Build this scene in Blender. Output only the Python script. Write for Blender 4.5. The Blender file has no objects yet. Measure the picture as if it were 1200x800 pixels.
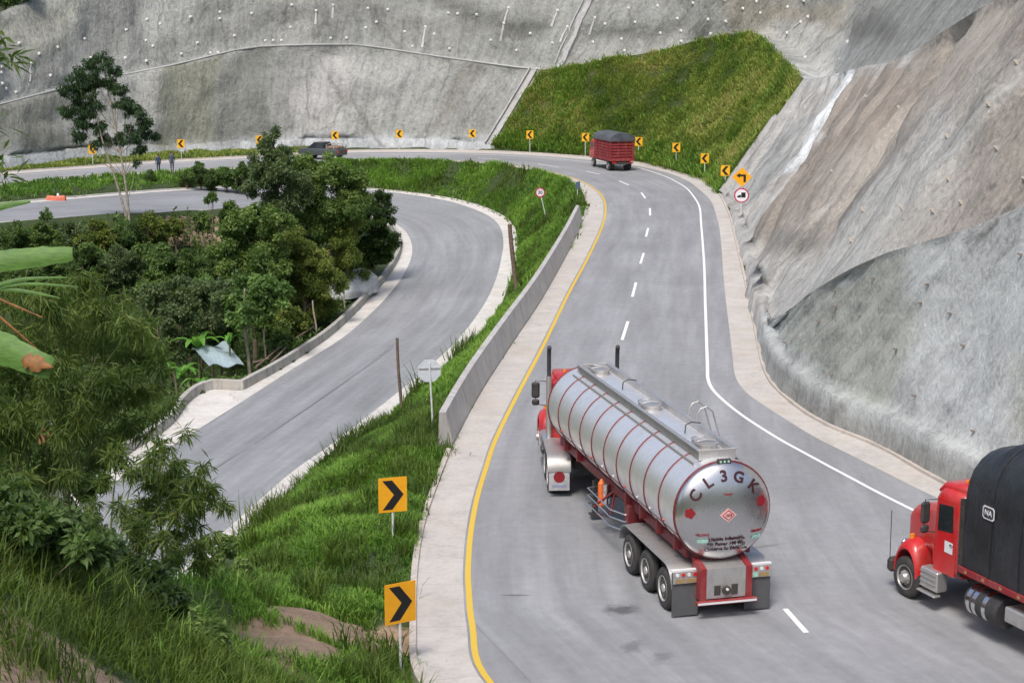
import bpy, math, random
import numpy as np
from mathutils import Vector, Matrix, noise
from mathutils.geometry import delaunay_2d_cdt
random.seed(7); RNG = np.random.default_rng(11)
PI = math.pi; rad = math.radians
SC = bpy.context.scene; COL = SC.collection
# ------------------------------------------------------------------ camera
F_PX, CAM_H, HOR = 1950.0, 14.3, 13.0
TH = math.atan((400-HOR)/F_PX); CT, ST = math.cos(TH), math.sin(TH)
cam = bpy.data.objects.new('camera', bpy.data.cameras.new('camera')); COL.objects.link(cam)
cam.location = (0, 0, CAM_H); cam.rotation_euler = (PI/2-TH, 0, 0)
cam.data.lens = F_PX/1200*36; cam.data.sensor_width = 36; cam.data.clip_start = .1; cam.data.clip_end = 3000
SC.camera = cam
def raydir(px, py):
    a, b = (px-600)/F_PX, (400-py)/F_PX
    return np.array([a, CT+b*ST, -ST+b*CT])
def U(px, py, z=0.0):
    d = raydir(px, py); return np.array([0, 0, CAM_H])+d*((z-CAM_H)/d[2])
def UD(px, py, Y):
    d = raydir(px, py); return np.array([0, 0, CAM_H])+d*(Y/d[1])
def proj(P):
    P = np.asarray(P, float); Z = P[..., 2]-CAM_H
    d = P[..., 1]*CT-Z*ST; v = P[..., 1]*ST+Z*CT
    return np.stack([600+F_PX*P[..., 0]/d, 400-F_PX*v/d], -1)
# ------------------------------------------------------------------ object helpers
def tag(o, label=None, cat=None, group=None, kind=None):
    if label: o['label'] = label
    if cat: o['category'] = cat
    if group: o['group'] = group
    if kind: o['kind'] = kind
    return o
def empty(name, loc=(0, 0, 0), rz=0.0, label=None, cat=None, group=None):
    o = bpy.data.objects.new(name, None); COL.objects.link(o)
    o.location = loc; o.rotation_euler = (0, 0, rz); o.empty_display_size = .3
    return tag(o, label, cat, group)
def link(name, me, parent=None):
    o = bpy.data.objects.new(name, me); COL.objects.link(o)
    if parent: o.parent = parent
    return o
def npmesh(name, V, Fc, mats, parent=None, smooth=True, attr=None, uv=None, matidx=None, color=None):
    """V (n,3); Fc list of arrays (m,k) or one array"""
    if not isinstance(Fc, (list, tuple)): Fc = [Fc]
    Fc = [np.asarray(f, np.int32) for f in Fc if len(f)]
    me = bpy.data.meshes.new(name)
    V = np.asarray(V, np.float32)
    me.vertices.add(len(V)); me.vertices.foreach_set('co', V.ravel())
    loops = np.concatenate([f.ravel() for f in Fc]); tot = np.concatenate([np.full(len(f), f.shape[1]) for f in Fc])
    me.loops.add(len(loops)); me.loops.foreach_set('vertex_index', loops)
    me.polygons.add(len(tot)); st = np.concatenate([[0], np.cumsum(tot)[:-1]]).astype(np.int32)
    me.polygons.foreach_set('loop_start', st); me.polygons.foreach_set('loop_total', tot.astype(np.int32))
    me.polygons.foreach_set('use_smooth', np.full(len(tot), smooth))
    if matidx is not None: me.polygons.foreach_set('material_index', np.asarray(matidx, np.int32))
    me.update(calc_edges=True)
    for k, a in (attr or {}).items():
        at = me.attributes.new(k, 'FLOAT', 'POINT'); at.data.foreach_set('value', np.asarray(a, np.float32))
    if color is not None:
        at = me.color_attributes.new('tint', 'FLOAT_COLOR', 'POINT')
        c = np.ones((len(V), 4), np.float32); c[:, :3] = color; at.data.foreach_set('color', c.ravel())
    if uv is not None:
        l = me.uv_layers.new(name='UVMap'); l.data.foreach_set('uv', np.asarray(uv, np.float32)[loops].ravel())
    for m in (mats if isinstance(mats, (list, tuple)) else [mats]): me.materials.append(m)
    return link(name, me, parent)
class MB:
    def __init__(s): s.v = []; s.f = []; s.m = []
    def add(s, vs, fs, mi=0):
        o = len(s.v); s.v += [tuple(map(float, p)) for p in vs]
        for f in fs: s.f.append([o+i for i in f]); s.m.append(mi)
        return s
    def box(s, c, sz, mi=0, rot=None, bev=0.0):
        hx, hy, hz = sz[0]/2, sz[1]/2, sz[2]/2
        b = min(bev, hx*.9, hy*.9, hz*.9)
        M = rot or Matrix.Identity(3); c = Vector(c)
        if b <= 0:
            vs = [c+M@Vector((x*hx, y*hy, z*hz)) for z in (-1, 1) for y in (-1, 1) for x in (-1, 1)]
            return s.add(vs, [(0, 2, 3, 1), (4, 5, 7, 6), (0, 1, 5, 4), (2, 6, 7, 3), (0, 4, 6, 2), (1, 3, 7, 5)], mi)
        vs = []; idx = {}
        for x in (-1, 1):
            for y in (-1, 1):
                for z in (-1, 1):
                    for ax in range(3):
                        p = [x*(hx-b), y*(hy-b), z*(hz-b)]; p[ax] = (x, y, z)[ax]*(hx, hy, hz)[ax]
                        idx[(x, y, z, ax)] = len(vs); vs.append(c+M@Vector(p))
        fs = []
        for x in (-1, 1):
            for y in (-1, 1):
                for z in (-1, 1):
                    t = [idx[(x, y, z, k)] for k in range(3)]; fs.append(t if x*y*z > 0 else t[::-1])
        for sgn in (-1, 1):
            for ax in range(3):
                o = [(ax+1) % 3, (ax+2) % 3]; q = []
                for (i, j) in ((-1, -1), (1, -1), (1, 1), (-1, 1)):
                    k = [0, 0, 0]; k[ax] = sgn; k[o[0]] = i; k[o[1]] = j; q.append(idx[(*k, ax)])
                fs.append(q if sgn > 0 else q[::-1])
        for ax in range(3):
            o = [(ax+1) % 3, (ax+2) % 3]
            for i in (-1, 1):
                for j in (-1, 1):
                    def g(e, w):
                        k = [0, 0, 0]; k[ax] = e; k[o[0]] = i; k[o[1]] = j; return idx[(*k, w)]
                    q = [g(-1, o[0]), g(1, o[0]), g(1, o[1]), g(-1, o[1])]; fs.append(q if i*j < 0 else q[::-1])
        return s.add(vs, fs, mi)
    def lathe(s, o, ax, prof, n=24, mi=0, cap=True):
        """prof: (t along axis, radius)"""
        o = Vector(o); ax = Vector(ax).normalized(); u = ax.orthogonal().normalized(); w = ax.cross(u)
        vs = []
        for t, r in prof:
            for k in range(n):
                a = 2*PI*k/n; vs.append(o+ax*t+(u*math.cos(a)+w*math.sin(a))*max(r, 1e-4))
        fs = [(i*n+k, i*n+(k+1) % n, (i+1)*n+(k+1) % n, (i+1)*n+k) for i in range(len(prof)-1) for k in range(n)]
        if cap:
            fs.append(tuple(range(n))[::-1]); fs.append(tuple((len(prof)-1)*n+k for k in range(n)))
        return s.add(vs, fs, mi)
    def cyl(s, a, b, r, n=12, mi=0, r2=None):
        a, b = Vector(a), Vector(b); L = (b-a).length
        return s.lathe(a, b-a, [(0, r), (L, r if r2 is None else r2)], n, mi)
    def tube(s, pts, r, n=8, mi=0, cap=True):
        pts = [Vector(p) for p in pts]; rs = r if isinstance(r, (list, tuple)) else [r]*len(pts)
        vs = []; u = None
        for i, p in enumerate(pts):
            t = (pts[min(i+1, len(pts)-1)]-pts[max(i-1, 0)]).normalized()
            if u is None: u = t.orthogonal().normalized()
            u = (u-t*u.dot(t)); u = u.normalized() if u.length > 1e-6 else t.orthogonal().normalized()
            w = t.cross(u)
            for k in range(n):
                a = 2*PI*k/n; vs.append(p+(u*math.cos(a)+w*math.sin(a))*rs[i])
        fs = [(i*n+k, i*n+(k+1) % n, (i+1)*n+(k+1) % n, (i+1)*n+k) for i in range(len(pts)-1) for k in range(n)]
        if cap: fs.append(tuple(range(n))[::-1]); fs.append(tuple((len(pts)-1)*n+k for k in range(n)))
        return s.add(vs, fs, mi)
    def loft(s, rings, mi=0, cap=True):
        n = len(rings[0]); vs = [p for r in rings for p in r]
        fs = [(i*n+k, i*n+(k+1) % n, (i+1)*n+(k+1) % n, (i+1)*n+k) for i in range(len(rings)-1) for k in range(n)]
        if cap: fs.append(tuple(range(n))[::-1]); fs.append(tuple((len(rings)-1)*n+k for k in range(n)))
        return s.add(vs, fs, mi)
    def prism(s, poly, y0, y1, mi=0, plane='xz'):
        """poly in x,z extruded along y"""
        f = {'xz': lambda p, t: (p[0], t, p[1]), 'yz': lambda p, t: (t, p[0], p[1]), 'xy': lambda p, t: (p[0], p[1], t)}[plane]
        n = len(poly); vs = [f(p, y0) for p in poly]+[f(p, y1) for p in poly]
        fs = [tuple(range(n)), tuple(range(n, 2*n))[::-1]]+[(i, i+n, (i+1) % n+n, (i+1) % n) for i in range(n)]
        return s.add(vs, fs, mi)
    def build(s, name, mats, parent=None, smooth=35, loc=None):
        me = bpy.data.meshes.new(name); me.from_pydata(s.v, [], s.f)
        for m in (mats if isinstance(mats, (list, tuple)) else [mats]): me.materials.append(m)
        me.polygons.foreach_set('material_index', s.m)
        import bmesh
        bm = bmesh.new(); bm.from_mesh(me); bmesh.ops.recalc_face_normals(bm, faces=bm.faces); bm.to_mesh(me); bm.free()
        if smooth:
            me.polygons.foreach_set('use_smooth', [True]*len(me.polygons)); me.set_sharp_from_angle(angle=rad(smooth))
        o = link(name, me, parent)
        if loc is not None: o.location = loc
        return o
def text_mesh(name, body, size, mat, parent, M, depth=.006, sx=1.0, bold=.012):
    cu = bpy.data.curves.new('lettering', 'FONT'); cu.body = body; cu.size = size; cu.extrude = depth/2
    cu.align_x = 'CENTER'; cu.align_y = 'CENTER'; cu.resolution_u = 3; cu.offset = size*bold
    t = bpy.data.objects.new('lettering', cu); COL.objects.link(t)
    dg = bpy.context.evaluated_depsgraph_get(); me = bpy.data.meshes.new_from_object(t.evaluated_get(dg))
    bpy.data.objects.remove(t); bpy.data.curves.remove(cu)
    me.transform(M@Matrix.Diagonal((sx, 1, 1, 1))); me.materials.clear(); me.materials.append(mat); me.name = name
    return link(name, me, parent)
# ------------------------------------------------------------------ materials
class NT:
    def __init__(s, name):
        s.m = bpy.data.materials.new(name); s.m.use_nodes = True; s.t = s.m.node_tree; s.n = s.t.nodes; s.l = s.t.links
        s.b = s.n['Principled BSDF']; s.out = s.n['Material Output']
    def node(s, typ, ins=None, **kw):
        nd = s.n.new(typ)
        for k, v in kw.items(): setattr(nd, k, v)
        for k, v in (ins or {}).items(): s.set(nd, k, v)
        return nd
    def set(s, nd, k, v):
        sock = nd.inputs[k]
        if isinstance(v, bpy.types.NodeSocket): s.l.new(v, sock)
        elif isinstance(v, bpy.types.Node): s.l.new(v.outputs[0], sock)
        else:
            if isinstance(v, tuple) and len(v) == 3 and sock.type == 'RGBA': v = (*v, 1)
            sock.default_value = v
    def noise(s, vec, scale, detail=5, rough=.6, dist=0):
        return s.node('ShaderNodeTexNoise', {'Vector': vec, 'Scale': scale, 'Detail': detail, 'Roughness': rough, 'Distortion': dist}).outputs[0]
    def map(s, vec, scale): return s.node('ShaderNodeMapping', {'Vector': vec, 'Scale': scale}).outputs[0]
    def ramp(s, fac, stops):
        r = s.node('ShaderNodeValToRGB', {'Fac': fac}); e = r.color_ramp.elements
        while len(e) < len(stops): e.new(.5)
        for i, (p, c) in enumerate(stops):
            e[i].position = p; e[i].color = (*c, 1) if isinstance(c, tuple) else (c, c, c, 1)
        return r.outputs[0]
    def mix(s, fac, a, b, mode='MIX'):
        n = s.node('ShaderNodeMix', data_type='RGBA', blend_type=mode)
        s.set(n, 0, fac); s.set(n, 6, a); s.set(n, 7, b); return n.outputs[2]
    def math(s, op, a, b=0.0, c=None):
        n = s.node('ShaderNodeMath', operation=op); s.set(n, 0, a); s.set(n, 1, b)
        if c is not None: s.set(n, 2, c)
        return n.outputs[0]
    def bump(s, h, strength=.4, dist=.05, prev=None):
        n = s.node('ShaderNodeBump', {'Height': h, 'Strength': strength, 'Distance': dist})
        if prev is not None: s.set(n, 'Normal', prev)
        return n.outputs[0]
    def fin(s, color=None, rough=None, normal=None, metal=None, **kw):
        if color is not None: s.set(s.b, 'Base Color', color)
        if rough is not None: s.set(s.b, 'Roughness', rough)
        if normal is not None: s.set(s.b, 'Normal', normal)
        if metal is not None: s.set(s.b, 'Metallic', metal)
        for k, v in kw.items(): s.set(s.b, k.replace('_', ' '), v)
        return s.m
def pos(n): return n.node('ShaderNodeNewGeometry').outputs['Position']
def objc(n): return n.node('ShaderNodeTexCoord').outputs['Object']
def uvc(n): return n.node('ShaderNodeTexCoord').outputs['UV']
def simple(name, col, rough=.5, metal=0.0, var=.12, scale=6, bump=0.0, **kw):
    n = NT(name); P = objc(n); f = n.noise(P, scale, 4)
    a = tuple(c*(1-var) for c in col); b = tuple(min(1, c*(1+var)) for c in col)
    c = n.ramp(f, [(.3, a), (.7, b)])
    nm = n.bump(n.noise(P, scale*4, 3), bump, .01) if bump else None
    r = n.math('ADD', n.math('MULTIPLY', n.noise(P, scale*1.7, 3), .2), rough-.1)
    return n.fin(c, r, nm, metal, **kw)
def dusty(name, col, rough, metal=0.0, dust=(.25, .22, .19), amt=.35, coat=0.0):
    n = NT(name); P = objc(n)
    f = n.noise(P, 2.2, 6, .7); g = n.noise(n.map(P, (1, 1, .35)), 9, 5, .7)
    d = n.math('MULTIPLY', n.ramp(n.math('MULTIPLY', f, n.math('ADD', g, .45)), [(.38, 0.0), (.75, 1.0)]), amt)
    c = n.mix(d, col, dust)
    r = n.math('ADD', n.math('MULTIPLY', d, .4), rough)
    return n.fin(c, r, None, metal, Coat_Weight=coat)
def asphalt(name, tint=(1, 1, 1), stains=()):
    n = NT(name); P = pos(n); uv = uvc(n)
    big = n.noise(P, .12, 5, .6); mid = n.noise(n.map(uv, (1.1, .08, 1)), 1.0, 5, .65); fine = n.noise(P, 30, 3, .7); sp = n.noise(P, 2.5, 6, .7)
    v = n.math('ADD', n.math('MULTIPLY', big, .25), n.math('MULTIPLY', mid, .45)); v = n.math('ADD', v, n.math('MULTIPLY', sp, .2)); v = n.math('ADD', v, n.math('MULTIPLY', fine, .2))
    c = n.ramp(v, [(.40, tuple(.145*t for t in tint)), (.54, tuple(.205*t for t in tint)), (.68, tuple(.28*t for t in tint))])
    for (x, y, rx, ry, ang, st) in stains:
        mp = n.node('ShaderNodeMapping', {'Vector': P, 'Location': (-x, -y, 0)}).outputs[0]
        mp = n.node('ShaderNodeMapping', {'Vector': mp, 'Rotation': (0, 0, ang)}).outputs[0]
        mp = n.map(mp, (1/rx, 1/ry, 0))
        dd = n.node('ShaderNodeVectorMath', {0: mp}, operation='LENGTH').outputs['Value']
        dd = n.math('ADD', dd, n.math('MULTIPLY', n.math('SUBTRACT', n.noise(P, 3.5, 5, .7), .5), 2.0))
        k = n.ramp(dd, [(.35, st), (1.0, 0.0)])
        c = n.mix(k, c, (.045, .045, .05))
    h = n.math('ADD', fine, n.math('MULTIPLY', n.noise(P, 80, 2), .6))
    return n.fin(c, .82, n.bump(h, .35, .01))
def concrete(name, col=(.5, .46, .42), joint=0.0, dark=.62, streak=False, jc=.35):
    n = NT(name); P = pos(n)
    a = n.noise(P, .9, 7, .7); b = n.noise(P, 6, 6, .75); e = n.noise(n.map(P, (1, 1, .12)), 5, 4, .6)
    v = n.math('ADD', n.math('MULTIPLY', a, .55), n.math('MULTIPLY', e if streak else b, .45))
    c = n.ramp(v, [(.33, tuple(x*dark for x in col)), (.5, tuple(x*.92 for x in col)), (.68, tuple(min(1, x*1.12) for x in col))])
    c = n.mix(n.ramp(n.noise(P, .35, 4), [(.5, 0.0), (.75, .35)]), c, tuple(x*y for x, y in zip(col, (.85, .68, .52))))
    if joint:
        vv = n.node('ShaderNodeSeparateXYZ', {0: uvc(n)}).outputs[1]
        m = n.math('PINGPONG', vv, joint/2); k = n.ramp(m, [(0.0, jc), (.025, 0.0)])
        c = n.mix(k, c, (.12, .1, .085))
        cell = n.node('ShaderNodeTexWhiteNoise', {'W': n.math('FLOOR', n.math('DIVIDE', n.math('ADD', vv, joint*0), joint))}, noise_dimensions='1D').outputs[0]
        c = n.mix(n.math('MULTIPLY', cell, .28), c, tuple(x*.72 for x in col))
    return n.fin(c, .88, n.bump(n.math('ADD', b, n.noise(P, 30, 3)), .35, .02))
def shotcrete(name, rough_scale=1.0, streak=1.0, bump=.6, bd=.22):
    n = NT(name); P = pos(n); uv = uvc(n)
    tint = n.node('ShaderNodeAttribute', attribute_name='tint').outputs['Color']
    tint = n.mix(1.0, tint, (.90, .93, .925), 'MULTIPLY')
    st = n.noise(n.map(uv, (.9, .07, 1)), 1.6, 7, .68, .3); st2 = n.noise(n.map(uv, (3.2, .22, 1)), 1.3, 6, .7)
    bl = n.noise(P, .22, 7, .68, .4); fi = n.noise(n.map(P, (1, 1, .55)), 4.0*rough_scale, 6, .62); dk = n.noise(P, 1.1, 8, .75, .5)
    v = n.math('ADD', n.math('MULTIPLY', bl, .3), n.math('MULTIPLY', st, .28*streak)); v = n.math('ADD', v, n.math('MULTIPLY', fi, .22)); v = n.math('ADD', v, n.math('MULTIPLY', dk, .2+.28*(1-streak)))
    g = n.ramp(v, [(.38, .34), (.45, .66), (.52, .92), (.62, 1.22)])
    c = n.mix(1.0, tint, g, 'MULTIPLY')
    white = n.ramp(st2, [(.62, 0.0), (.72, .5)]); c = n.mix(n.math('MULTIPLY', white, n.ramp(bl, [(.45, 0.0), (.62, 1.0)])), c, (.62, .62, .61))
    sm = n.node('ShaderNodeTexVoronoi', {'Vector': n.mix(.12, n.map(uv, (.16, .05, 1)), n.node('ShaderNodeTexNoise', {'Vector': P, 'Scale': .6, 'Detail': 5}).outputs['Color']), 'Scale': 1.0}, feature='DISTANCE_TO_EDGE').outputs[0]
    seam = n.math('MULTIPLY', n.ramp(sm, [(.0, .55), (.02, 0.0)]), n.ramp(n.noise(P, .15, 3), [(.42, 0.0), (.55, 1.0)])); c = n.mix(seam, c, (.14, .135, .12))
    pits = n.ramp(n.noise(P, 5*rough_scale, 7, .85), [(.34, .55), (.44, 0.0)]); c = n.mix(pits, c, (.17, .165, .15))
    h = n.math('ADD', n.math('MULTIPLY', fi, 1.0), n.math('MULTIPLY', st2, .4)); h = n.math('ADD', h, n.math('MULTIPLY', dk, 1.4))
    return n.fin(c, .93, n.bump(h, bump, bd))
def leafmat(name, dark, light, trans=.35, yellow=None):
    n = NT(name); a = n.node('ShaderNodeAttribute', attribute_name='rnd').outputs['Fac']
    P = pos(n); f = n.math('ADD', n.math('MULTIPLY', a, .7), n.math('MULTIPLY', n.noise(P, .55, 3), .3))
    stops = [(.2, dark), (.75, light)]
    if yellow: stops.append((.93, yellow))
    c = n.ramp(f, stops)
    d = n.node('ShaderNodeBsdfPrincipled', {'Base Color': c, 'Roughness': .55, 'Specular IOR Level': .3})
    t = n.node('ShaderNodeBsdfTranslucent', {'Color': n.mix(.5, c, (.25, .45, .04), 'MIX')})
    mx = n.node('ShaderNodeMixShader', {0: trans, 1: d, 2: t}); n.n.remove(n.b); n.l.new(mx.outputs[0], n.out.inputs[0]); return n.m
def soil(name, a=(.17, .115, .078), b=(.38, .27, .19), green=0.0):
    n = NT(name); P = pos(n); f = n.noise(P, .8, 7, .7); g = n.noise(P, 6, 5, .7)
    c = n.ramp(n.math('ADD', n.math('MULTIPLY', f, .6), n.math('MULTIPLY', g, .4)), [(.35, a), (.65, b)])
    if green:
        at = n.node('ShaderNodeAttribute', attribute_name='green').outputs['Fac']
        gc = n.ramp(g, [(.3, (.018, .034, .010)), (.7, (.055, .08, .022))])
        k = n.ramp(n.math('ADD', at, n.math('MULTIPLY', n.math('SUBTRACT', f, .5), .8)), [(.4, 0.0), (.6, 1.0)])
        c = n.mix(k, c, gc)
    return n.fin(c, .95, n.bump(n.math('ADD', g, f), .6, .08))
M = {}
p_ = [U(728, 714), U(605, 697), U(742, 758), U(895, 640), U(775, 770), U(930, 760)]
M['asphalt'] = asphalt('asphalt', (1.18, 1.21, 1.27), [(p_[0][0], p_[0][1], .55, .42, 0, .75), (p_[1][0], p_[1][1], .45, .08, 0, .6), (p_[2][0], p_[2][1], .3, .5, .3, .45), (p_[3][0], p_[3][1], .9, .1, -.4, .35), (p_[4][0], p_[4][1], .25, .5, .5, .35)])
M['asphalt2'] = asphalt('worn_asphalt', (1.12, 1.16, 1.22))
M['pad'] = concrete('gutter_concrete', (.52, .49, .458), 3.0)
M['pad2'] = concrete('pale_gutter_concrete', (.62, .60, .57), 3.0)
M['kerb'] = concrete('kerb_concrete', (.52, .47, .42), 1.0, jc=.25)
M['parapet'] = concrete('parapet_concrete', (.47, .46, .45), 2.4, dark=.55, streak=True)
M['oldwall'] = concrete('weathered_concrete', (.42, .41, .38), 0, dark=.45, streak=True)
M['shot'] = shotcrete('shotcrete', .8, 1.0, .9); M['shot_near'] = shotcrete('rough_shotcrete', 1.9, .8, .8, .07)
M['shot_br'] = shotcrete('streaked_shotcrete', 1.2, 1.0, .7, .14)
def road_paint(name, col):
    n = NT(name); P = pos(n); w = n.ramp(n.noise(P, 14, 6, .8), [(.3, .55), (.45, 0.0)])
    return n.fin(n.mix(w, col, (.22, .21, .2)), .7, n.bump(n.noise(P, 50, 2), .2, .004))
M['yellow'] = road_paint('yellow_road_paint', (.62, .42, .05)); M['white'] = road_paint('white_road_paint', (.78, .78, .77))
M['soil'] = soil('hillside_soil', green=1.0); M['pinksoil'] = soil('cut_soil', (.30, .17, .11), (.50, .33, .24))
M['grass'] = leafmat('lush_grass', (.058, .14, .020), (.24, .42, .065), .42, (.46, .52, .14))
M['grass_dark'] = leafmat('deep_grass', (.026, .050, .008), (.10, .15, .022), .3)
M['grass_slope'] = leafmat('slope_grass', (.09, .15, .025), (.34, .38, .085), .35, (.48, .40, .17))
M['dry'] = leafmat('dry_grass', (.08, .07, .025), (.28, .23, .09), .25)
M['bamboo'] = leafmat('bamboo_leaf', (.035, .07, .016), (.13, .18, .04), .35, (.27, .28, .08))
M['tree_a'] = leafmat('broad_leaf', (.050, .095, .026), (.20, .29, .08), .4, (.33, .40, .12))
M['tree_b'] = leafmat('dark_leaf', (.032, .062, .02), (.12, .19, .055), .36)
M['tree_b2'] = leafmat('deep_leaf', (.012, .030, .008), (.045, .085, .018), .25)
M['tree_e'] = leafmat('fresh_leaf', (.05, .10, .03), (.17, .28, .08), .4, (.28, .38, .12))
M['tree_c'] = leafmat('olive_leaf', (.055, .085, .018), (.21, .25, .055), .35, (.28, .29, .07))
M['tree_d'] = leafmat('grey_green_leaf', (.042, .07, .03), (.15, .20, .09), .35)
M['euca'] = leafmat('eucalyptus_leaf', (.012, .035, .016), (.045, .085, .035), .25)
M['banana'] = leafmat('banana_leaf', (.07, .20, .03), (.16, .38, .06), .4)
M['bark'] = simple('bark', (.16, .125, .095), .9, var=.35, scale=4, bump=.6)
M['bark_pale'] = simple('pale_bark', (.30, .26, .21), .9, var=.35, scale=4, bump=.5)
M['culm'] = simple('bamboo_culm', (.12, .14, .05), .6, var=.3)
# ------------------------------------------------------------------ curves
def catmull(P, n=8):
    P = np.asarray(P, float); out = []
    for i in range(len(P)-1):
        p0 = P[max(i-1, 0)]; p1 = P[i]; p2 = P[i+1]; p3 = P[min(i+2, len(P)-1)]
        for k in range(n):
            t = k/n; out.append(.5*((2*p1)+(-p0+p2)*t+(2*p0-5*p1+4*p2-p3)*t*t+(-p0+3*p1-3*p2+p3)*t**3))
    out.append(P[-1]); return np.array(out)
def resample(P, step):
    P = np.asarray(P, float); s = np.concatenate([[0], np.cumsum(np.linalg.norm(np.diff(P, axis=0), axis=1))])
    n = max(2, int(s[-1]/step)+1); t = np.linspace(0, s[-1], n)
    return np.stack([np.interp(t, s, P[:, k]) for k in range(P.shape[1])], 1), t
def smooth_line(P, w=5):
    Q = P.copy()
    for _ in range(w): Q[1:-1] = (Q[:-2]+2*Q[1:-1]+Q[2:])/4
    return Q
def nearest_on(P, Q):
    """for each P point nearest point (2D distance) on polyline Q"""
    A = Q[:-1]; D = Q[1:]-A; out = []
    for p in P:
        t = np.clip(((p[:2]-A[:, :2])*D[:, :2]).sum(1)/np.maximum((D[:, :2]**2).sum(1), 1e-9), 0, 1)
        C = A+D*t[:, None]; k = np.argmin(((C[:, :2]-p[:2])**2).sum(1)); out.append(C[k])
    return np.array(out)
def offset(P, d):
    T = np.gradient(P[:, :2], axis=0); T /= np.linalg.norm(T, axis=1)[:, None]+1e-9
    Q = P.copy(); Q[:, 0] -= T[:, 1]*d; Q[:, 1] += T[:, 0]*d; return Q     # +d = left of travel
def strip(name, A, B, mat, dz=0.0, nx=1, s=None, **kw):
    n = len(A); V = []; uv = []
    if s is None: s = np.concatenate([[0], np.cumsum(np.linalg.norm(np.diff(A, axis=0), axis=1))])
    for j in range(nx+1):
        t = j/nx; V.append(A*(1-t)+B*t+np.array([0, 0, dz]))
        uv.append(np.stack([np.linalg.norm(B-A, axis=1)*t, s], 1))
    V = np.concatenate(V); uv = np.concatenate(uv)
    i = np.arange(n-1); F = np.concatenate([np.stack([j*n+i, (j+1)*n+i, (j+1)*n+i+1, j*n+i+1], 1) for j in range(nx)])
    a, b, c = V[F[0][0]], V[F[0][1]], V[F[0][2]]
    if np.cross(b-a, c-b)[2] < 0: F = F[:, ::-1]
    return npmesh(name, V, F, mat, uv=uv, **kw)
def sweep(name, P, prof, mat, parent=None, step=None, smooth=False):
    """prof: list of (left offset, z) closed loop swept along P"""
    T = np.gradient(P[:, :2], axis=0); T /= np.linalg.norm(T, axis=1)[:, None]+1e-9; n = len(P); k = len(prof)
    V = np.zeros((n, k, 3)); s = np.concatenate([[0], np.cumsum(np.linalg.norm(np.diff(P, axis=0), axis=1))]); uv = np.zeros((n, k, 2))
    for j, (o, z) in enumerate(prof):
        V[:, j, 0] = P[:, 0]-T[:, 1]*o; V[:, j, 1] = P[:, 1]+T[:, 0]*o; V[:, j, 2] = P[:, 2]+z
        uv[:, j, 0] = j; uv[:, j, 1] = s
    F = [(i*k+j, i*k+(j+1) % k, (i+1)*k+(j+1) % k, (i+1)*k+j) for i in range(n-1) for j in range(k)]
    V = V.reshape(-1, 3); fl = [np.array(F)]
    fl.append(np.array([list(range(k))[::-1]])); fl.append(np.array([[(n-1)*k+j for j in range(k)]]))
    area = sum(prof[j][0]*prof[(j+1) % k][1]-prof[(j+1) % k][0]*prof[j][1] for j in range(k))
    if area < 0: fl = [f[:, ::-1] for f in fl]
    return npmesh(name, V, fl, mat, parent, smooth=smooth, uv=uv.reshape(-1, 2))
def ploy(pts, z=0.0, step=.6, n=8):
    P = np.array([U(p[0], p[1], p[2] if len(p) > 2 else z) for p in pts]); return resample(catmull(P, n), step)[0]
# ------------------------------------------------------------------ upper road
far0 = [np.array([7.5, 22., 0]), np.array([1.6, 29.5, 0])]
Lp = [(565, 797), (547, 733), (543, 692), (542.5, 665), (546, 624), (553.6, 584), (565, 547), (577, 513), (602.5, 462), (633, 405), (663, 344.5), (687, 300.5), (704, 263.5), (707.5, 244), (704, 231), (695, 221.5), (676, 211), (650, 203), (610, 195), (560, 190), (500, 187.5), (440, 187.5), (360, 191), (297, 196), (200, 201), (101, 207), (10, 215), (-120, 229)]
Lline = resample(catmull(np.array(far0+[U(*p) for p in Lp])), .6)[0]
Rp = [(1290, 665), (1180, 620), (1085, 577), (1035, 552), (989, 529), (955, 512), (918, 489.5), (881, 465), (867, 451), (860.5, 436), (857.4, 408), (849, 336.5), (844.4, 278), (841, 258.5), (834, 237), (825, 227), (815.7, 219), (804.7, 211.5), (780, 202), (750, 195.5), (700, 188.5), (620, 182), (540, 179), (450, 178.5), (360, 180.5), (290, 185.5), (190, 191), (90, 198.5), (0, 205), (-130, 217)]
Rline = resample(catmull(np.array([np.array([22., 30., 0])]+[U(*p) for p in Rp])), .6)[0]
Rn = nearest_on(Lline, Rline)
# right edge sampled from the outside, left nearest inside, for even quads
Ln = nearest_on(Rline, Lline)
road = strip('road', offset(Ln, 0) + 0, Rline, M['asphalt'], 0, 10); tag(road, kind='structure')
road2 = strip('road', Lline, Rn, M['asphalt'], -.012, 10); tag(road2, kind='structure')
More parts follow.
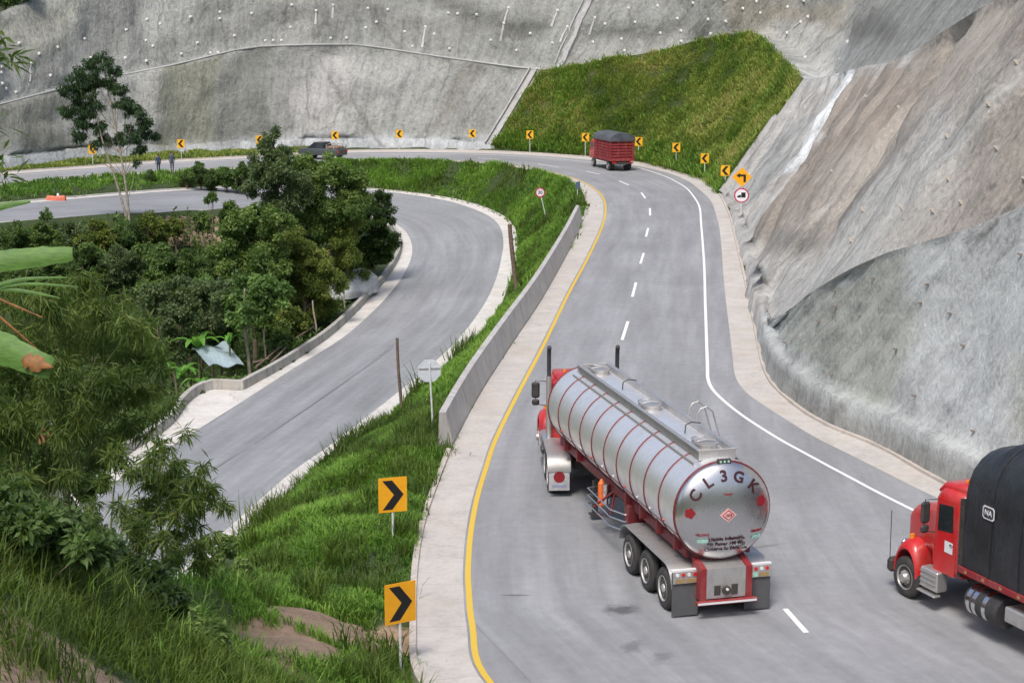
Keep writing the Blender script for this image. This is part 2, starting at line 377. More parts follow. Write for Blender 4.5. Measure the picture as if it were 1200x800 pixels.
# yellow edge line
yel = strip('yellow_edge_line', offset(Lline, -.06), offset(Lline, -.21), M['yellow'], .008); tag(yel, kind='structure')
wp = [(1300, 705), (1180, 650), (1055, 590), (990, 556), (938, 528), (911, 513), (874, 489.5), (850, 471), (835, 456), (829.5, 443), (829, 427.5), (826.5, 356), (825, 307), (821.6, 262), (819.9, 243.5), (814.4, 232.5), (806, 222), (796.5, 215.3), (780, 207), (756, 199), (742.8, 196), (690, 190), (620, 184), (540, 180.7), (450, 180.2), (360, 182.5), (290, 187), (190, 192.5), (90, 200), (0, 207), (-130, 219)]
Wl = ploy(wp); wl = strip('white_edge_line', offset(Wl, -.065), offset(Wl, .065), M['white'], .008); tag(wl, kind='structure')
dash = [((920, 713), (945, 741)), ((729, 398.4), (735.9, 376.5)), ((741, 347.8), (745.3, 331)), ((750.4, 309), (754.4, 296.5)), ((757, 277.5), (759.5, 267.4)), ((761.9, 252.5), (761.6, 244)), ((756.3, 232.5), (751.5, 225.8)), ((737, 217.2), (725.6, 212)), ((702.6, 204.4), (687.3, 201)), ((655, 196), (630, 192.3)), ((585, 187), (560, 185.3)), ((500, 183.6), (470, 183.6))]
mb = MB()
for a, b in dash:
    A, B = U(*a), U(*b); t = (B-A)/np.linalg.norm(B-A); nn = np.array([-t[1], t[0], 0])*.07; z = np.array([0, 0, .008])
    mb.add([A-nn+z, A+nn+z, B+nn+z, B-nn+z], [(3, 2, 1, 0)])
dl = mb.build('lane_dashes', M['white'], smooth=0); tag(dl, kind='structure')
# left concrete pad and its outer edge
Op = [(496, 797), (488.5, 759.5), (487.8, 719), (489.5, 665), (497.9, 614), (511, 574), (524, 540), (533, 518), (562, 463), (599, 405), (636, 349.5), (668, 292), (682, 262), (688, 247), (688.5, 235), (684, 224)]
Oline = resample(catmull(np.array([np.array([6.3, 21.2, 0]), np.array([.3, 28.8, 0])]+[U(*p) for p in Op])), .6)[0]
tail = offset(Lline, 1.0); k0 = np.argmin(((tail-Oline[-1])[:, :2]**2).sum(1)); Oline = smooth_line(np.concatenate([Oline, tail[k0+3:]]), 3)
On = nearest_on(Lline, Oline)
pad = strip('gutter', Lline, On, M['pad'], .004, 3); tag(pad, kind='structure')
def kerb(name, P, w, h, mat):                   # P travels away from camera; kerb lies to the left (w>0) or right
    o = sweep(name, P, [(0, -.2), (0, h), (w, h), (w, -.3)], mat); tag(o, kind='structure'); return o
kerb('kerb', Oline[:int(np.argmin(((Oline-U(530, 524))[:, :2]**2).sum(1)))], .16, .07, M['kerb'])
kfar = int(np.argmin(((Oline-U(684, 258))[:, :2]**2).sum(1))); kerb('kerb', Oline[kfar:], .16, .06, M['kerb'])
# right gutter
Gp = [(1300, 648), (1180, 603), (1095, 562), (1050, 536), (1036, 528), (1009, 516), (969, 499.7), (935, 479.4), (904.6, 452.4), (893, 431), (888, 411), (880, 369), (872, 330), (863.9, 294), (855.7, 258.5), (849, 241), (843, 229), (835, 220), (821, 212), (807.5, 207), (793.7, 203), (777, 197.5), (752, 191.7), (695, 185), (627.5, 180), (560, 177), (480, 176), (405, 177), (297, 183), (190, 188.7), (90, 196), (0, 202.5), (-130, 214)]
Gline = resample(catmull(np.array([np.array([23.5, 31.5, 0])]+[U(*p) for p in Gp])), .6)[0]
gut = strip('gutter', Rline, nearest_on(Rline, Gline), M['pad'], .004, 2); tag(gut, kind='structure')
kerb('kerb', Gline, -.14, .10, M['kerb'])
# ------------------------------------------------------------------ lower road
LRp = [(-30, 880, -6.3), (130, 740, -6.3), (230, 652, -6.3), (337, 557, -6.2), (375, 530, -6.2), (420, 496, -6.1), (467, 459, -6), (515, 419, -5.8), (545, 388, -5.6), (569, 354, -5.3), (582, 325, -5), (588, 300, -4.6), (590, 285, -4.4), (587, 268, -4.1), (577, 256, -3.8), (560, 247, -3.5), (530, 237, -3.2), (500, 231, -2.9), (470, 227, -2.6), (440, 223.5, -2.3), (400, 220.5, -1.9), (350, 218.7, -1.55), (300, 219, -1.3), (202, 224, -.9), (101, 232, -.6), (35, 238, -.5), (-60, 247, -.5), (-160, 256, -.5)]
LLp = [(-230, 815, -6.3), (-60, 690, -6.3), (60, 613, -6.3), (189, 530, -6.2), (240, 498, -6.15), (294, 464, -6.1), (345, 431, -6.05), (400, 397, -6), (436, 366, -5.8), (455, 346, -5.6), (471, 325, -5.3), (481, 305, -5), (483, 288, -4.7), (476, 272, -4.4), (462, 261, -4.0), (438, 252, -3.5), (400, 247, -2.8), (350, 244.5, -2.1), (300, 243.5, -1.5), (202, 248, -1), (120, 252, -.7), (35, 257.5, -.5), (-60, 266, -.5), (-160, 276, -.5)]
LR = smooth_line(ploy(LRp), 4); LL = smooth_line(ploy(LLp), 4)
lroad = strip('road', nearest_on(LR, LL), LR, M['asphalt2'], 0, 6); tag(lroad, kind='structure')
LRo = offset(LR, -1.05)
g2 = strip('gutter', LR, LRo, M['pad2'], .012, 1); tag(g2, kind='structure')
kerb('kerb', LRo, -.14, .12, M['pad2'])
LWp = [(-240, 790, -6.3), (-80, 672, -6.3), (60, 590, -6.3), (167, 522, -6.2), (187.5, 509, -6.2), (205, 494, -6.2), (220, 473, -6.15), (236, 461, -6.15), (252, 456, -6.1), (270, 457, -6.1), (285, 457, -6.1), (300, 449, -6.08), (318.7, 439, -6.05), (350, 420, -6), (385, 396, -6), (410, 374, -5.9), (432, 351, -5.75), (450, 331, -5.5), (463, 312, -5.2), (470, 296, -4.9), (470, 282, -4.6), (462, 270, -4.2), (450, 262, -3.8), (430, 255, -3.3), (400, 250, -2.8), (350, 247, -2.1), (300, 246, -1.5), (202, 250.5, -1), (120, 254.5, -.7), (35, 260, -.5), (-60, 269, -.5), (-160, 279, -.5)]
LW = ploy(LWp, n=5)
g3 = strip('gutter', LL, nearest_on(LL, LW), M['pad2'], .010, 3); tag(g3, kind='structure')
LLn = nearest_on(LW, LL)
g4 = strip('gutter', LW, LLn, M['pad2'], .006, 3); tag(g4, kind='structure')
kw = int(np.argmin(((LW-U(462, 268, -4.2))[:, :2]**2).sum(1)))
wl_ = sweep('roadside_wall', LW[:kw], [(0, -.3), (.03, .52), (.27, .55), (.34, -.9)], M['oldwall'])
tag(wl_, 'low weathered concrete wall edging the inside of the lower road bend', 'wall')
kerb('kerb', LW[kw:], .2, .15, M['pad2'])
for o_, z_ in ((3.6, .007),):
    ts = strip('tar_seam', offset(LR, o_)[20:95], offset(LR, o_+.035)[20:95], simple('tar_seam', (.11, .11, .115), .8), z_); tag(ts, kind='structure')
# parapet beside the upper road
ia = int(np.argmin(((Oline-U(530, 523))[:, :2]**2).sum(1))); ib = int(np.argmin(((Oline-U(683, 260))[:, :2]**2).sum(1)))
pp = sweep('parapet', Oline[ia:ib+1], [(.0, -.3), (.02, .1), (.26, 1.12), (.48, 1.14), (.55, -1.6)], M['parapet'])
tag(pp, 'long sloped grey concrete parapet between the yellow line and the grass', 'parapet')
# ------------------------------------------------------------------ the cut walls
def wcol(b, t, u, c1, c2, nt=None, cn=.33, ap=(.9, .45, .12, .35), bench=.9, n2=None): return dict(b=b, t=t, u=u, c1=c1, c2=c2, nt=nt, cn=cn, ap=ap, bench=bench, n2=n2)
nb = (1, -.05)
apn = (1.1, .14, .20, .38)
W = [wcol((-220, 229), (-230, 172), (-235, 62), .4, .35), wcol((-80, 211), (-85, 145), (-88, 35), .4, .35), wcol((0, 199), (0, 123), (0, 13), .4, .35), wcol((100, 187), (102, 97), (103, -35), .4, .35),
     wcol((202, 180), (206, 76), (210, -60), .4, .35), wcol((287, 176), (295, 56), (300, -70), .4, .35), wcol((400, 174.5), (415, 53), (425, -70), .4, .35), wcol((480, 174), (515, 67), (540, -70), .42, .35),
     wcol((579, 175), (634, 82), (700, -70), .55, .4, ap=(.5, .35, .05, .15)),
     wcol((640, 179.3), (705, 71), (790, -70), .7, .4, ap=(.2, .3, .1, .15)), wcol((700, 184.5), (770, 60), (880, -70), .75, .4, ap=(.2, .3, .1, .15)), wcol((752, 191), (828, 45), (950, -70), .8, .4, ap=(.2, .3, .1, .15)),
     wcol((793, 202), (884, 39), (1020, -70), .8, .45, ap=(.2, .3, .1, .15), bench=1.6), wcol((821, 211.5), (915, 66), (1050, -70), .8, .5, ap=(.2, .3, .1, .15), bench=2.2), wcol((843, 228), (942, 92), (1085, -70), .78, .55, ap=(.2, .2, .1, .1), bench=2.2),
     wcol((856, 257), (975, 88), (1110, -70), .75, .6, ap=(.4, .3, .1, .4), bench=1.2), wcol((864.5, 294), (1012, 78), (1150, -80), .72, .65, ap=(.6, .3, .15, .5)), wcol((872.5, 330), (1050, 71), (1190, -90), .7, .65, ap=(.8, .3, .15, .5)), wcol((880.5, 369), (1110, 34), (1240, -100), .7, .65, ap=(1.05, .15, .22, .55)),
     wcol((886, 398), (1180, -10), (1290, -120), .7, .65, nt=(897, 389), ap=apn, n2=nb), wcol((890.5, 420), (1240, -50), (1340, -140), .7, .65, nt=(942, 349), ap=apn, n2=nb), wcol((900, 443), (1310, -80), (1420, -170), .7, .65, nt=(989, 319), ap=apn, n2=nb),
     wcol((920, 465), (1380, -100), (1490, -190), .7, .65, nt=(1040, 296), ap=apn, n2=nb), wcol((960, 493), (1450, -120), (1560, -210), .7, .65, nt=(1137, 267), ap=apn, n2=nb), wcol((1009, 514.5), (1520, -140), (1640, -230), .7, .65, nt=(1200, 240), ap=apn, n2=nb),
     wcol((1050, 534), (1600, -170), (1720, -260), .7, .65, nt=(1290, 200), ap=apn, n2=nb), wcol((1095, 560), (1700, -200), (1820, -290), .7, .65, nt=(1400, 140), ap=apn, n2=nb), wcol((1180, 601), (1850, -250), (1980, -340), .7, .65, nt=(1560, 60), ap=apn, n2=nb), wcol((1300, 646), (2100, -300), (2250, -400), .7, .65, nt=(1800, -50), ap=apn, n2=nb)]
B = np.array([U(*c['b']) for c in W])
T = np.gradient(B[:, :2], axis=0); T /= np.linalg.norm(T, axis=1)[:, None]
NRM = np.stack([-T[:, 1], T[:, 0]], 1)          # left of travel (left->right) = uphill
for _ in range(1): NRM[1:-1] = NRM[:-2]*.25+NRM[1:-1]*.5+NRM[2:]*.25
NRM /= np.linalg.norm(NRM, axis=1)[:, None]
def hit(px, P0, n, c):
    d = raydir(*px); o = np.array([0, 0, CAM_H])
    # n.(o+td-P0)_xy = c*(oz+t dz - P0z)
    t = (c*(o[2]-P0[2])-n@(o[:2]-P0[:2]))/(n@d[:2]-c*d[2]); return o+t*d
ROWS = [[] for _ in range(7)]
for i, c in enumerate(W):
    n = NRM[i]; n3 = np.array([n[0], n[1], 0]); ha, ra, hl, rl = c['ap']
    r0 = B[i]+np.array([0, 0, -.15]); r1 = B[i]+n3*ra+np.array([0, 0, ha]); r2 = r1+n3*rl+np.array([0, 0, hl])
    r3 = hit(c['nt'], r2, n, c['cn']) if c['nt'] else r2+(n3*c['c1']+np.array([0, 0, 1]))*.05
    nn = np.array(c['n2'], float) if c['n2'] else n; nn = nn/np.linalg.norm(nn)
    r4 = hit(c['t'], r3, nn, c['c1']); nn3 = np.array([nn[0], nn[1], 0])
    r5 = r4+nn3*c['bench']+np.array([0, 0, .05]); r6 = hit(c['u'], r5, nn, c['c2'])
    for r, p in zip(ROWS, (r0, r1, r2, r3, r4, r5, r6)): r.append(p)
    
ROWS = np.array(ROWS)
dl_ = (B[-1]-B[-2])*2.2; dl_[2] = 0; ROWS = np.concatenate([ROWS, ROWS[:, -1:]+dl_], 1); B = np.concatenate([B, B[-1:]+dl_])
if 0:
    for i in range(13, 24): print(i, ROWS[3, i].round(1), ROWS[4, i].round(1), ROWS[5, i].round(1), ROWS[6, i].round(1), NRM[i].round(2))
NS = []                      # samples per column interval
for i in range(len(W)): NS.append(max(3, int(np.linalg.norm(B[i+1]-B[i])/(.75 if i < 14 else .4))))
cu = [0]
for k in NS: cu.append(cu[-1]+k)
def rowcurve(P):
    out = []
    for i in range(len(P)-1):
        p0 = P[max(i-1, 0)]; p1 = P[i]; p2 = P[i+1]; p3 = P[min(i+2, len(P)-1)]
        for k in range(NS[i]):
            t = k/NS[i]; a = .5*((2*p1)+(-p0+p2)*t+(2*p0-5*p1+4*p2-p3)*t*t+(-p0+3*p1-3*p2+p3)*t**3); b = p1*(1-t)+p2*t
            out.append(a*.6+b*.4)
    out.append(P[-1]); return np.array(out)
RC = np.array([rowcurve(ROWS[r]) for r in range(7)])
sarc = np.concatenate([[0], np.cumsum(np.linalg.norm(np.diff(RC[0], axis=0), axis=1))])
def fbm(p, f, o=4): return noise.fractal(Vector(p)*f, 1.0, 2.0, o)
def inpoly(P, poly):
    x, y = P[:, 0], P[:, 1]; r = np.zeros(len(P), bool); n = len(poly); j = n-1
    for i in range(n):
        xi, yi = poly[i]; xj, yj = poly[j]
        r ^= ((yi > y) != (yj > y)) & (x < (xj-xi)*(y-yi)/(yj-yi+1e-12)+xi); j = i
    return r
def softpoly(P, poly, w):
    """1 inside, falling to 0 over w px outside"""
    ins = inpoly(P, poly); d = np.full(len(P), 1e9); n = len(poly)
    for i in range(n):
        a = np.array(poly[i], float); b = np.array(poly[(i+1) % n], float); D = b-a
        t = np.clip(((P-a)@D)/max(D@D, 1e-9), 0, 1); d = np.minimum(d, np.linalg.norm(P-(a+t[:, None]*D), axis=1))
    return np.where(ins, np.clip(.5+d/w, 0, 1), np.clip(.5-d/w, 0, 1))
def wall(name, c0, c1, bands, mat, base, stains=(), amp=.35, fine=.0, fold=.4, parent=None, foldf=.22, pin=(1, 1, 1, 1), skip=None):
    a, b = cu[c0], cu[c1]; V = []; UV = []; DW = []; RT = []
    vacc = np.zeros(b-a+1)
    for bi, (r, n) in enumerate(bands):
        for k in range(n+(1 if bi == len(bands)-1 else 0)):
            t = k/n; P = RC[r, a:b+1]*(1-t)+RC[r+1, a:b+1]*t; V.append(P)
            L = np.linalg.norm(RC[r+1, a:b+1]-RC[r, a:b+1], axis=1)
            UV.append(np.stack([sarc[a:b+1], vacc+L*t], 1)); DW.append(np.full(b-a+1, 1.0 if r in (3, 5) or (r == 2) else .35))
            if k == n-1: vacc = vacc+L
            RT.append(r+t)
    nr = len(V); nc = b-a+1; V = np.array(V); UV = np.array(UV); DW = np.array(DW)
    # normals of the smooth surface
    du = np.gradient(V, axis=1); dv = np.gradient(V, axis=0); N = np.cross(du, dv); N /= np.linalg.norm(N, axis=2)[..., None]+1e-9
    if N[nr//2, nc//2]@(np.array([0, 0, CAM_H])-V[nr//2, nc//2]) < 0: N = -N
    Vf = V.reshape(-1, 3); UVf = UV.reshape(-1, 2); Nf = N.reshape(-1, 3); W_ = DW.ravel()
    D = np.array([fbm(p, .09, 4)*amp+fbm(p+50, .5, 4)*amp*.3+(fbm(p+9, 1.6, 3)*fine if fine else 0) for p in Vf])
    D += np.array([(abs(fbm((u*foldf+v*.03, v*.03, 3.3), 1, 3))*-1.6+.3)*fold for u, v in UVf])
    Vd = Vf+Nf*(D*W_)[:, None]
    RT_ = np.array(RT); fd = lambda d, w: np.clip(d/w, 0, 1)
    cidx = np.arange(a, b+1); w2 = np.ones((nr, nc)); tot = UV[-1, :, 1]
    if pin[0]: w2 *= fd(sarc[a:b+1]-sarc[a], 2.5)[None]
    if pin[1]: w2 *= fd(sarc[b]-sarc[a:b+1], 2.5)[None]
    if pin[2]: w2 *= fd(tot[None]-UV[:, :, 1], (16.0 if c0 == 14 else 7.0) if 'slope' in name else 2.5)
    if pin[3]: w2 *= fd(UV[:, :, 1], 1.6)
    if skip is not None:
        vs_ = UV[np.argmin(abs(RT_-3)), :, 1]
        w2 *= np.where((cidx >= cu[skip])[None], fd(UV[:, :, 1]-vs_[None], 4.0), np.maximum(fd(sarc[cu[skip]]-sarc[a:b+1], 5.)[None], fd(UV[:, :, 1]-vs_[None], 4.0)))
    if name == 'shotcrete_wall' and c1 == 29: w2 *= np.where(cidx > cu[14], .25, 1.0)[None]
    Vd = Vf+Nf*(D*W_*w2.ravel())[:, None]
    px = proj(Vf); col = np.tile(np.array(base), (len(Vf), 1))
    wob = np.stack([[fbm(p, .25, 4)*26, fbm(p+31, .25, 4)*20] for p in Vf])
    for poly, cc, st, w in stains:  # real stains, plus fold shade painted on the upper tier
        k = (softpoly(px+wob*(w/22.), poly, w)*st)[:, None]; col = col*(1-k)+np.array(cc)*k
    i = np.arange(nc-1); F = np.concatenate([np.stack([j*nc+i, j*nc+i+1, (j+1)*nc+i+1, (j+1)*nc+i], 1) for j in range(nr-1)])
    if skip is not None:
        cc_ = F[:, 0] % nc+a; rr_ = RT_[F[:, 0]//nc]; F = F[~((cc_ >= cu[skip]) & (rr_ < 2.999))]
    o = npmesh(name, Vd, F, mat, parent, uv=UVf, color=col)
    return o, Vd.reshape(nr, nc, 3), N
far_st = [([(-250, 100), (75, 100), (75, 170), (-250, 190)], (.29, .285, .24), .8, 14), ([(190, 75), (255, 60), (248, 175), (185, 178)], (.28, .28, .215), .85, 8), ([(255, 70), (322, 48), (312, 170), (248, 175)], (.235, .235, .215), .85, 7), ([(326, 55), (380, 55), (350, 120), (335, 168), (312, 165)], (.33, .325, .315), .75, 7),
          ([(385, 62), (425, 60), (400, 175), (335, 165), (345, 110)], (.52, .50, .49), .8, 10), ([(545, 75), (570, 80), (520, 150), (500, 150)], (.28, .265, .235), .7, 9), ([(430, 65), (540, 75), (480, 120), (430, 170), (400, 170)], (.47, .46, .445), .5, 25), ([(-250, 195), (90, 175), (330, 162), (580, 160), (580, 185), (-250, 240)], (.56, .57, .59), .9, 5), ([(150, 90), (190, 82), (185, 140), (150, 140)], (.58, .56, .52), .7, 12)]
fw, fwV, fwN = wall('shotcrete_wall', 0, 8, [(0, 1), (1, 1), (2, 1), (3, 14)], M['shot'], (.40, .40, .38), far_st, .7, .05, .75, foldf=.12, pin=(0, 1, 1, 0))
tag(fw, 'lower grey concrete sprayed wall with vertical stained panels behind the far bend', 'retaining wall')
up_st_shade = [([(0, 15), (85, 0), (85, 62), (0, 85)], (.42, .41, .34), .6, 14), ([(88, -40), (165, -40), (165, 70), (88, 70)], (.33, .325, .31), .7, 12), ([(165, -10), (240, -30), (235, 20), (170, 45)], (.55, .54, .52), .6, 14), ([(300, -60), (380, -60), (370, 40), (330, 45)], (.52, .50, .47), .5, 12), ([(240, 35), (300, 10), (420, 0), (560, 30), (560, 45), (420, 20), (300, 30), (150, 75)], (.27, .265, .25), .6, 10),
         ([(505, -10), (560, 12), (600, 28), (650, 30), (650, 42), (600, 42), (555, 26), (505, 6)], (.19, .19, .175), .9, 8), ([(690, 30), (760, 32), (810, 18), (810, 32), (760, 44), (690, 42)], (.19, .19, .175), .85, 8), ([(840, 0), (990, 0), (960, 60), (900, 45), (850, 38)], (.40, .36, .29), .8, 12), ([(900, 25), (950, 18), (990, 40), (975, 80), (930, 60), (895, 42)], (.60, .59, .57), .7, 12),  # thin dark strips paint the shade under the wall's overhanging folds
         ([(990, 20), (1040, 15), (1060, 50), (1010, 55), (985, 40)], (.20, .20, .185), .8, 12), ([(985, 45), (1040, 50), (1010, 75), (975, 85)], (.42, .43, .42), .6, 10), ([(893, 42), (905, 44), (972, 86), (966, 96), (940, 92), (925, 72)], (.82, .83, .84), .95, 5), ([(660, 60), (860, 20), (800, 60), (660, 80)], (.42, .41, .38), .5, 10)]  # first dark patch puts a fold's shade into the concrete colour
uw, uwV, uwN = wall('shotcrete_wall', 0, 29, [(4, 1), (5, 16)], M['shot'], (.375, .375, .355), up_st_shade, 1.0, .06, .9, foldf=.10, pin=(0, 0, 0, 1))
tag(uw, 'upper tier of grey sprayed concrete wall studded with white anchor caps', 'retaining wall')
br_st = [([(1060, 70), (1165, 0), (1230, -60), (1320, 0), (1250, 230), (1190, 245), (1080, 300), (1140, 170), (1110, 110), (1010, 230), (920, 300), (885, 300), (950, 190)], (.40, .345, .295), .8, 26), ([(1000, 90), (1060, 75), (1080, 85), (960, 220), (905, 290), (885, 280), (935, 190)], (.36, .30, .255), .85, 14),
         ([(990, 75), (1005, 78), (960, 160), (925, 200), (918, 200), (955, 140)], (.85, .86, .88), .95, 7), ([(890, 190), (930, 140), (945, 135), (920, 185), (895, 230), (870, 240)], (.30, .31, .31), .7, 12), ([(1085, 120), (1095, 125), (985, 260), (970, 262)], (.26, .24, .22), .8, 9), ([(1120, 130), (1200, 60), (1160, 160), (1080, 260), (1000, 320), (930, 340), (1000, 270)], (.53, .52, .50), .7, 22), ([(900, 270), (950, 270), (950, 285), (915, 300), (885, 300)], (.27, .26, .24), .8, 10),
         ([(1140, 170), (1190, 170), (1150, 260), (1040, 290), (1030, 270)], (.46, .42, .385), .6, 20), ([(1110, 30), (1180, -40), (1220, -40), (1110, 60), (1050, 80)], (.38, .33, .28), .7, 10)]
bw, bwV, bwN = wall('shotcrete_slope', 14, 29, [(0, 1), (1, 1), (2, 1), (3, 34)], M['shot_br'], (.50, .48, .46), br_st, .55, .05, .6, foldf=.30, pin=(1, 0, 1, 0), skip=19)
tag(bw, 'tall leaning concrete slope with long brown and white diagonal streaks', 'retaining wall')
ne_st = [([(915, 385), (945, 350), (1030, 300), (1090, 285), (1080, 360), (1045, 470), (1020, 475), (975, 460), (940, 430), (915, 410)], (.355, .365, .325), .8, 22), ([(880, 400), (905, 455), (970, 505), (1100, 570), (1300, 650), (1300, 625), (1090, 530), (990, 485), (930, 445), (905, 410)], (.32, .315, .30), .8, 8), ([(893, 385), (912, 425), (950, 450), (990, 480), (1100, 530), (1100, 500), (1000, 462), (950, 425), (920, 400), (905, 380)], (.46, .47, .47), .6, 8), ([(1175, 420), (1215, 400), (1215, 500), (1185, 500)], (.32, .32, .24), .8, 14), ([(1080, 290), (1230, 240), (1230, 400), (1160, 520), (1050, 470)], (.53, .545, .555), .55, 20)]
nw, nwV, nwN = wall('shotcrete_slope', 19, 29, [(0, 4), (1, 3), (2, 26)], M['shot_near'], (.50, .505, .50), ne_st, .25, .10, .16, foldf=.5, pin=(1, 0, 1, 0))
tag(nw, 'rough grey concrete slope with a mossy dark triangle beside the near bend', 'retaining wall')
# dark rubble base on near wall is stone coloured through its own stain (see ne_st)
gs, gsV, gsN = wall('grass_slope', 8, 14, [(0, 1), (1, 1), (2, 1), (3, 16)], M['soil'], (.1, .1, .1), (), .5, 0, .35, pin=(1, 1, 1, 0))
at = gs.data.attributes.new('green', 'FLOAT', 'POINT'); at.data.foreach_set('value', np.full(len(gs.data.vertices), .62, np.float32))
tag(gs, kind='structure')
# ------------------------------------------------------------------ terrain
ctrl = []
def add(P, dz=0.0, st=4):
    for p in P[::st]: ctrl.append((p[0], p[1], p[2]+dz))
add(Lline, 0); add(Rline, 0); add(Gline, 0.0)
inpar = np.zeros(len(Oline), bool); inpar[ia:ib+1] = True
add(Oline, 0); op = offset(Oline, .6); 
for k in range(0, len(op), 4): ctrl.append((op[k][0], op[k][1], -.55 if inpar[k] else .12))
add(LR, 0); add(LRo, .05); add(LL, 0); add(LW, 0.0); add(offset(LW, .6), .30)
add(offset(LRo, -.7), .55)
add(B, 0, 1); 
for p in B: ctrl.append((p[0]+NRM[0][0]*0+3.0*(1 if p[0] > 8 else 0), p[1]+(3.0 if p[1] > 100 else 0), .0))
def up(px, py, Y):
    p = UD(px, py, Y); ctrl.append(tuple(p))
for a in [(-60, 755, 12), (0, 752, 13), (60, 775, 13.2), (120, 812, 13.4), (0, 655, 16), (-120, 600, 15), (-300, 560, 14), (90, 690, 18), (60, 650, 20), (150, 735, 18.5), (210, 785, 19), (245, 812, 20), (120, 700, 22), (200, 760, 23), (30, 640, 24),
          (275, 800, 27), (300, 775, 29), (330, 750, 32), (370, 728, 35), (420, 735, 37), (470, 775, 37.3), (480, 830, 34), (340, 800, 30), (420, 800, 34.5), (250, 745, 33), (290, 700, 37), (350, 690, 39), (430, 690, 42), (300, 640, 45), (380, 610, 47), (450, 600, 48), (340, 590, 51), (400, 545, 54), (450, 510, 57), (500, 498, 60), (480, 560, 52), (270, 640, 48), (200, 700, 42), (240, 690, 42), (150, 680, 35)]: up(*a)
for p in [(0, 4, 11.3), (-6, 4, 11.5), (6, 4, 10), (0, 12, 7), (5, 12, 5), (1, 20, 3.2), (-1, 26, 2.2), (9, 20, .4), (5, 26, .3), (-12, 6, 11), (-25, 10, 10), (-12, 24, 7), (-18, 20, 8.5), (-14, 34, 2), (-22, 34, 1), (-30, 30, 4),
          (-25, 60, -7), (-24, 72, -8), (-21, 85, -9), (-16, 95, -9), (-14, 106, -8.5), (-14, 116, -8), (-18, 116, -8.5), (-24, 100, -12), (-30, 112, -9), (-40, 110, -9), (-50, 108, -9), (-60, 106, -9), (-22, 118, -7), (-30, 116, -6.5), (-40, 113, -6.5), (-30, 95, -13), (-40, 90, -14), (-60, 90, -14), (-40, 75, -12), (-60, 60, -9), (-45, 50, -5), (-80, 90, -14), (-80, 40, 2), (-100, 110, -8), (-100, 130, -1), (-100, 160, 2),
          (60, -5, 0), (60, 60, 0), (60, 120, 0), (60, 210, 0), (0, 215, 0), (-60, 215, 0), (-110, 215, 0), (-110, -5, 12), (-20, -5, 12), (20, -5, 9)]: ctrl.append(p)
C = np.array(ctrl); C = C[(C[:, 0] > -109.9) & (C[:, 0] < 60.1) | True]
_, uniq = np.unique(np.round(C[:, :2], 1), axis=0, return_index=True); C = C[uniq]
vs, _, tris, ov, _, _ = delaunay_2d_cdt([Vector(c[:2]) for c in C], [], [], 0, 1e-4)
Zv = np.array([np.mean(C[o, 2]) if len(o) else 0 for o in ov]); Pv = np.array([[v.x, v.y] for v in vs])
GX0, GX1, GY0, GY1, GS = -110, 60, -5, 215, .5
gx = np.arange(GX0, GX1+1e-6, GS); gy = np.arange(GY0, GY1+1e-6, GS); H = np.full((len(gy), len(gx)), np.nan)
def raster(P, Z, tr, G, fn=None):
    for t in tr:
        p = P[list(t)]; z = Z[list(t)]
        x0, x1 = np.searchsorted(gx, [p[:, 0].min()-1e-6, p[:, 0].max()+1e-6]); y0, y1 = np.searchsorted(gy, [p[:, 1].min()-1e-6, p[:, 1].max()+1e-6])
        if x0 == x1 or y0 == y1: continue
        X, Y = np.meshgrid(gx[x0:x1], gy[y0:y1]); d = (p[1, 1]-p[2, 1])*(p[0, 0]-p[2, 0])+(p[2, 0]-p[1, 0])*(p[0, 1]-p[2, 1])
        if abs(d) < 1e-9: continue
        a = ((p[1, 1]-p[2, 1])*(X-p[2, 0])+(p[2, 0]-p[1, 0])*(Y-p[2, 1]))/d; b = ((p[2, 1]-p[0, 1])*(X-p[2, 0])+(p[0, 0]-p[2, 0])*(Y-p[2, 1]))/d; c = 1-a-b
        m = (a >= -1e-6) & (b >= -1e-6) & (c >= -1e-6); zz = a*z[0]+b*z[1]+c*z[2]; sub = G[y0:y1, x0:x1]
        sub[m] = zz[m]
raster(Pv, Zv, tris, H)
H[np.isnan(H)] = 0
def roadmask(A, Bn):
    G = np.full(H.shape, np.nan); P = np.concatenate([A, Bn]); n = len(A)
    tr = [(i, i+1, n+i) for i in range(n-1)]+[(i+1, n+i+1, n+i) for i in range(n-1)]
    raster(P[:, :2], P[:, 2], tr, G); return G
masks = [roadmask(LL, nearest_on(LL, LR)), roadmask(nearest_on(Gline, Oline), Gline), roadmask(Oline, nearest_on(Oline, Gline)), roadmask(nearest_on(LRo, LW), LRo), roadmask(LW, nearest_on(LW, LRo))]
anyroad = np.zeros(H.shape, bool)
for G in masks: anyroad |= ~np.isnan(G)
near = anyroad.copy()
for _ in range(2):
    q = near.copy(); q[1:] |= near[:-1]; q[:-1] |= near[1:]; q[:, 1:] |= near[:, :-1]; q[:, :-1] |= near[:, 1:]; near = q
Hs = H.copy()
for _ in range(10):
    q = np.pad(Hs, 1, mode='edge'); Hs = (q[:-2, 1:-1]+q[2:, 1:-1]+q[1:-1, :-2]+q[1:-1, 2:]+q[1:-1, 1:-1]*4)/8; Hs[near] = H[near]
H = Hs
NB = np.array([[fbm((x, y, 0), .35, 4)*.35 for x in gx] for y in gy]); NB[near] *= .05; H += NB
for G in masks:
    m = ~np.isnan(G); H[m] = np.minimum(H[m], G[m]-.25)
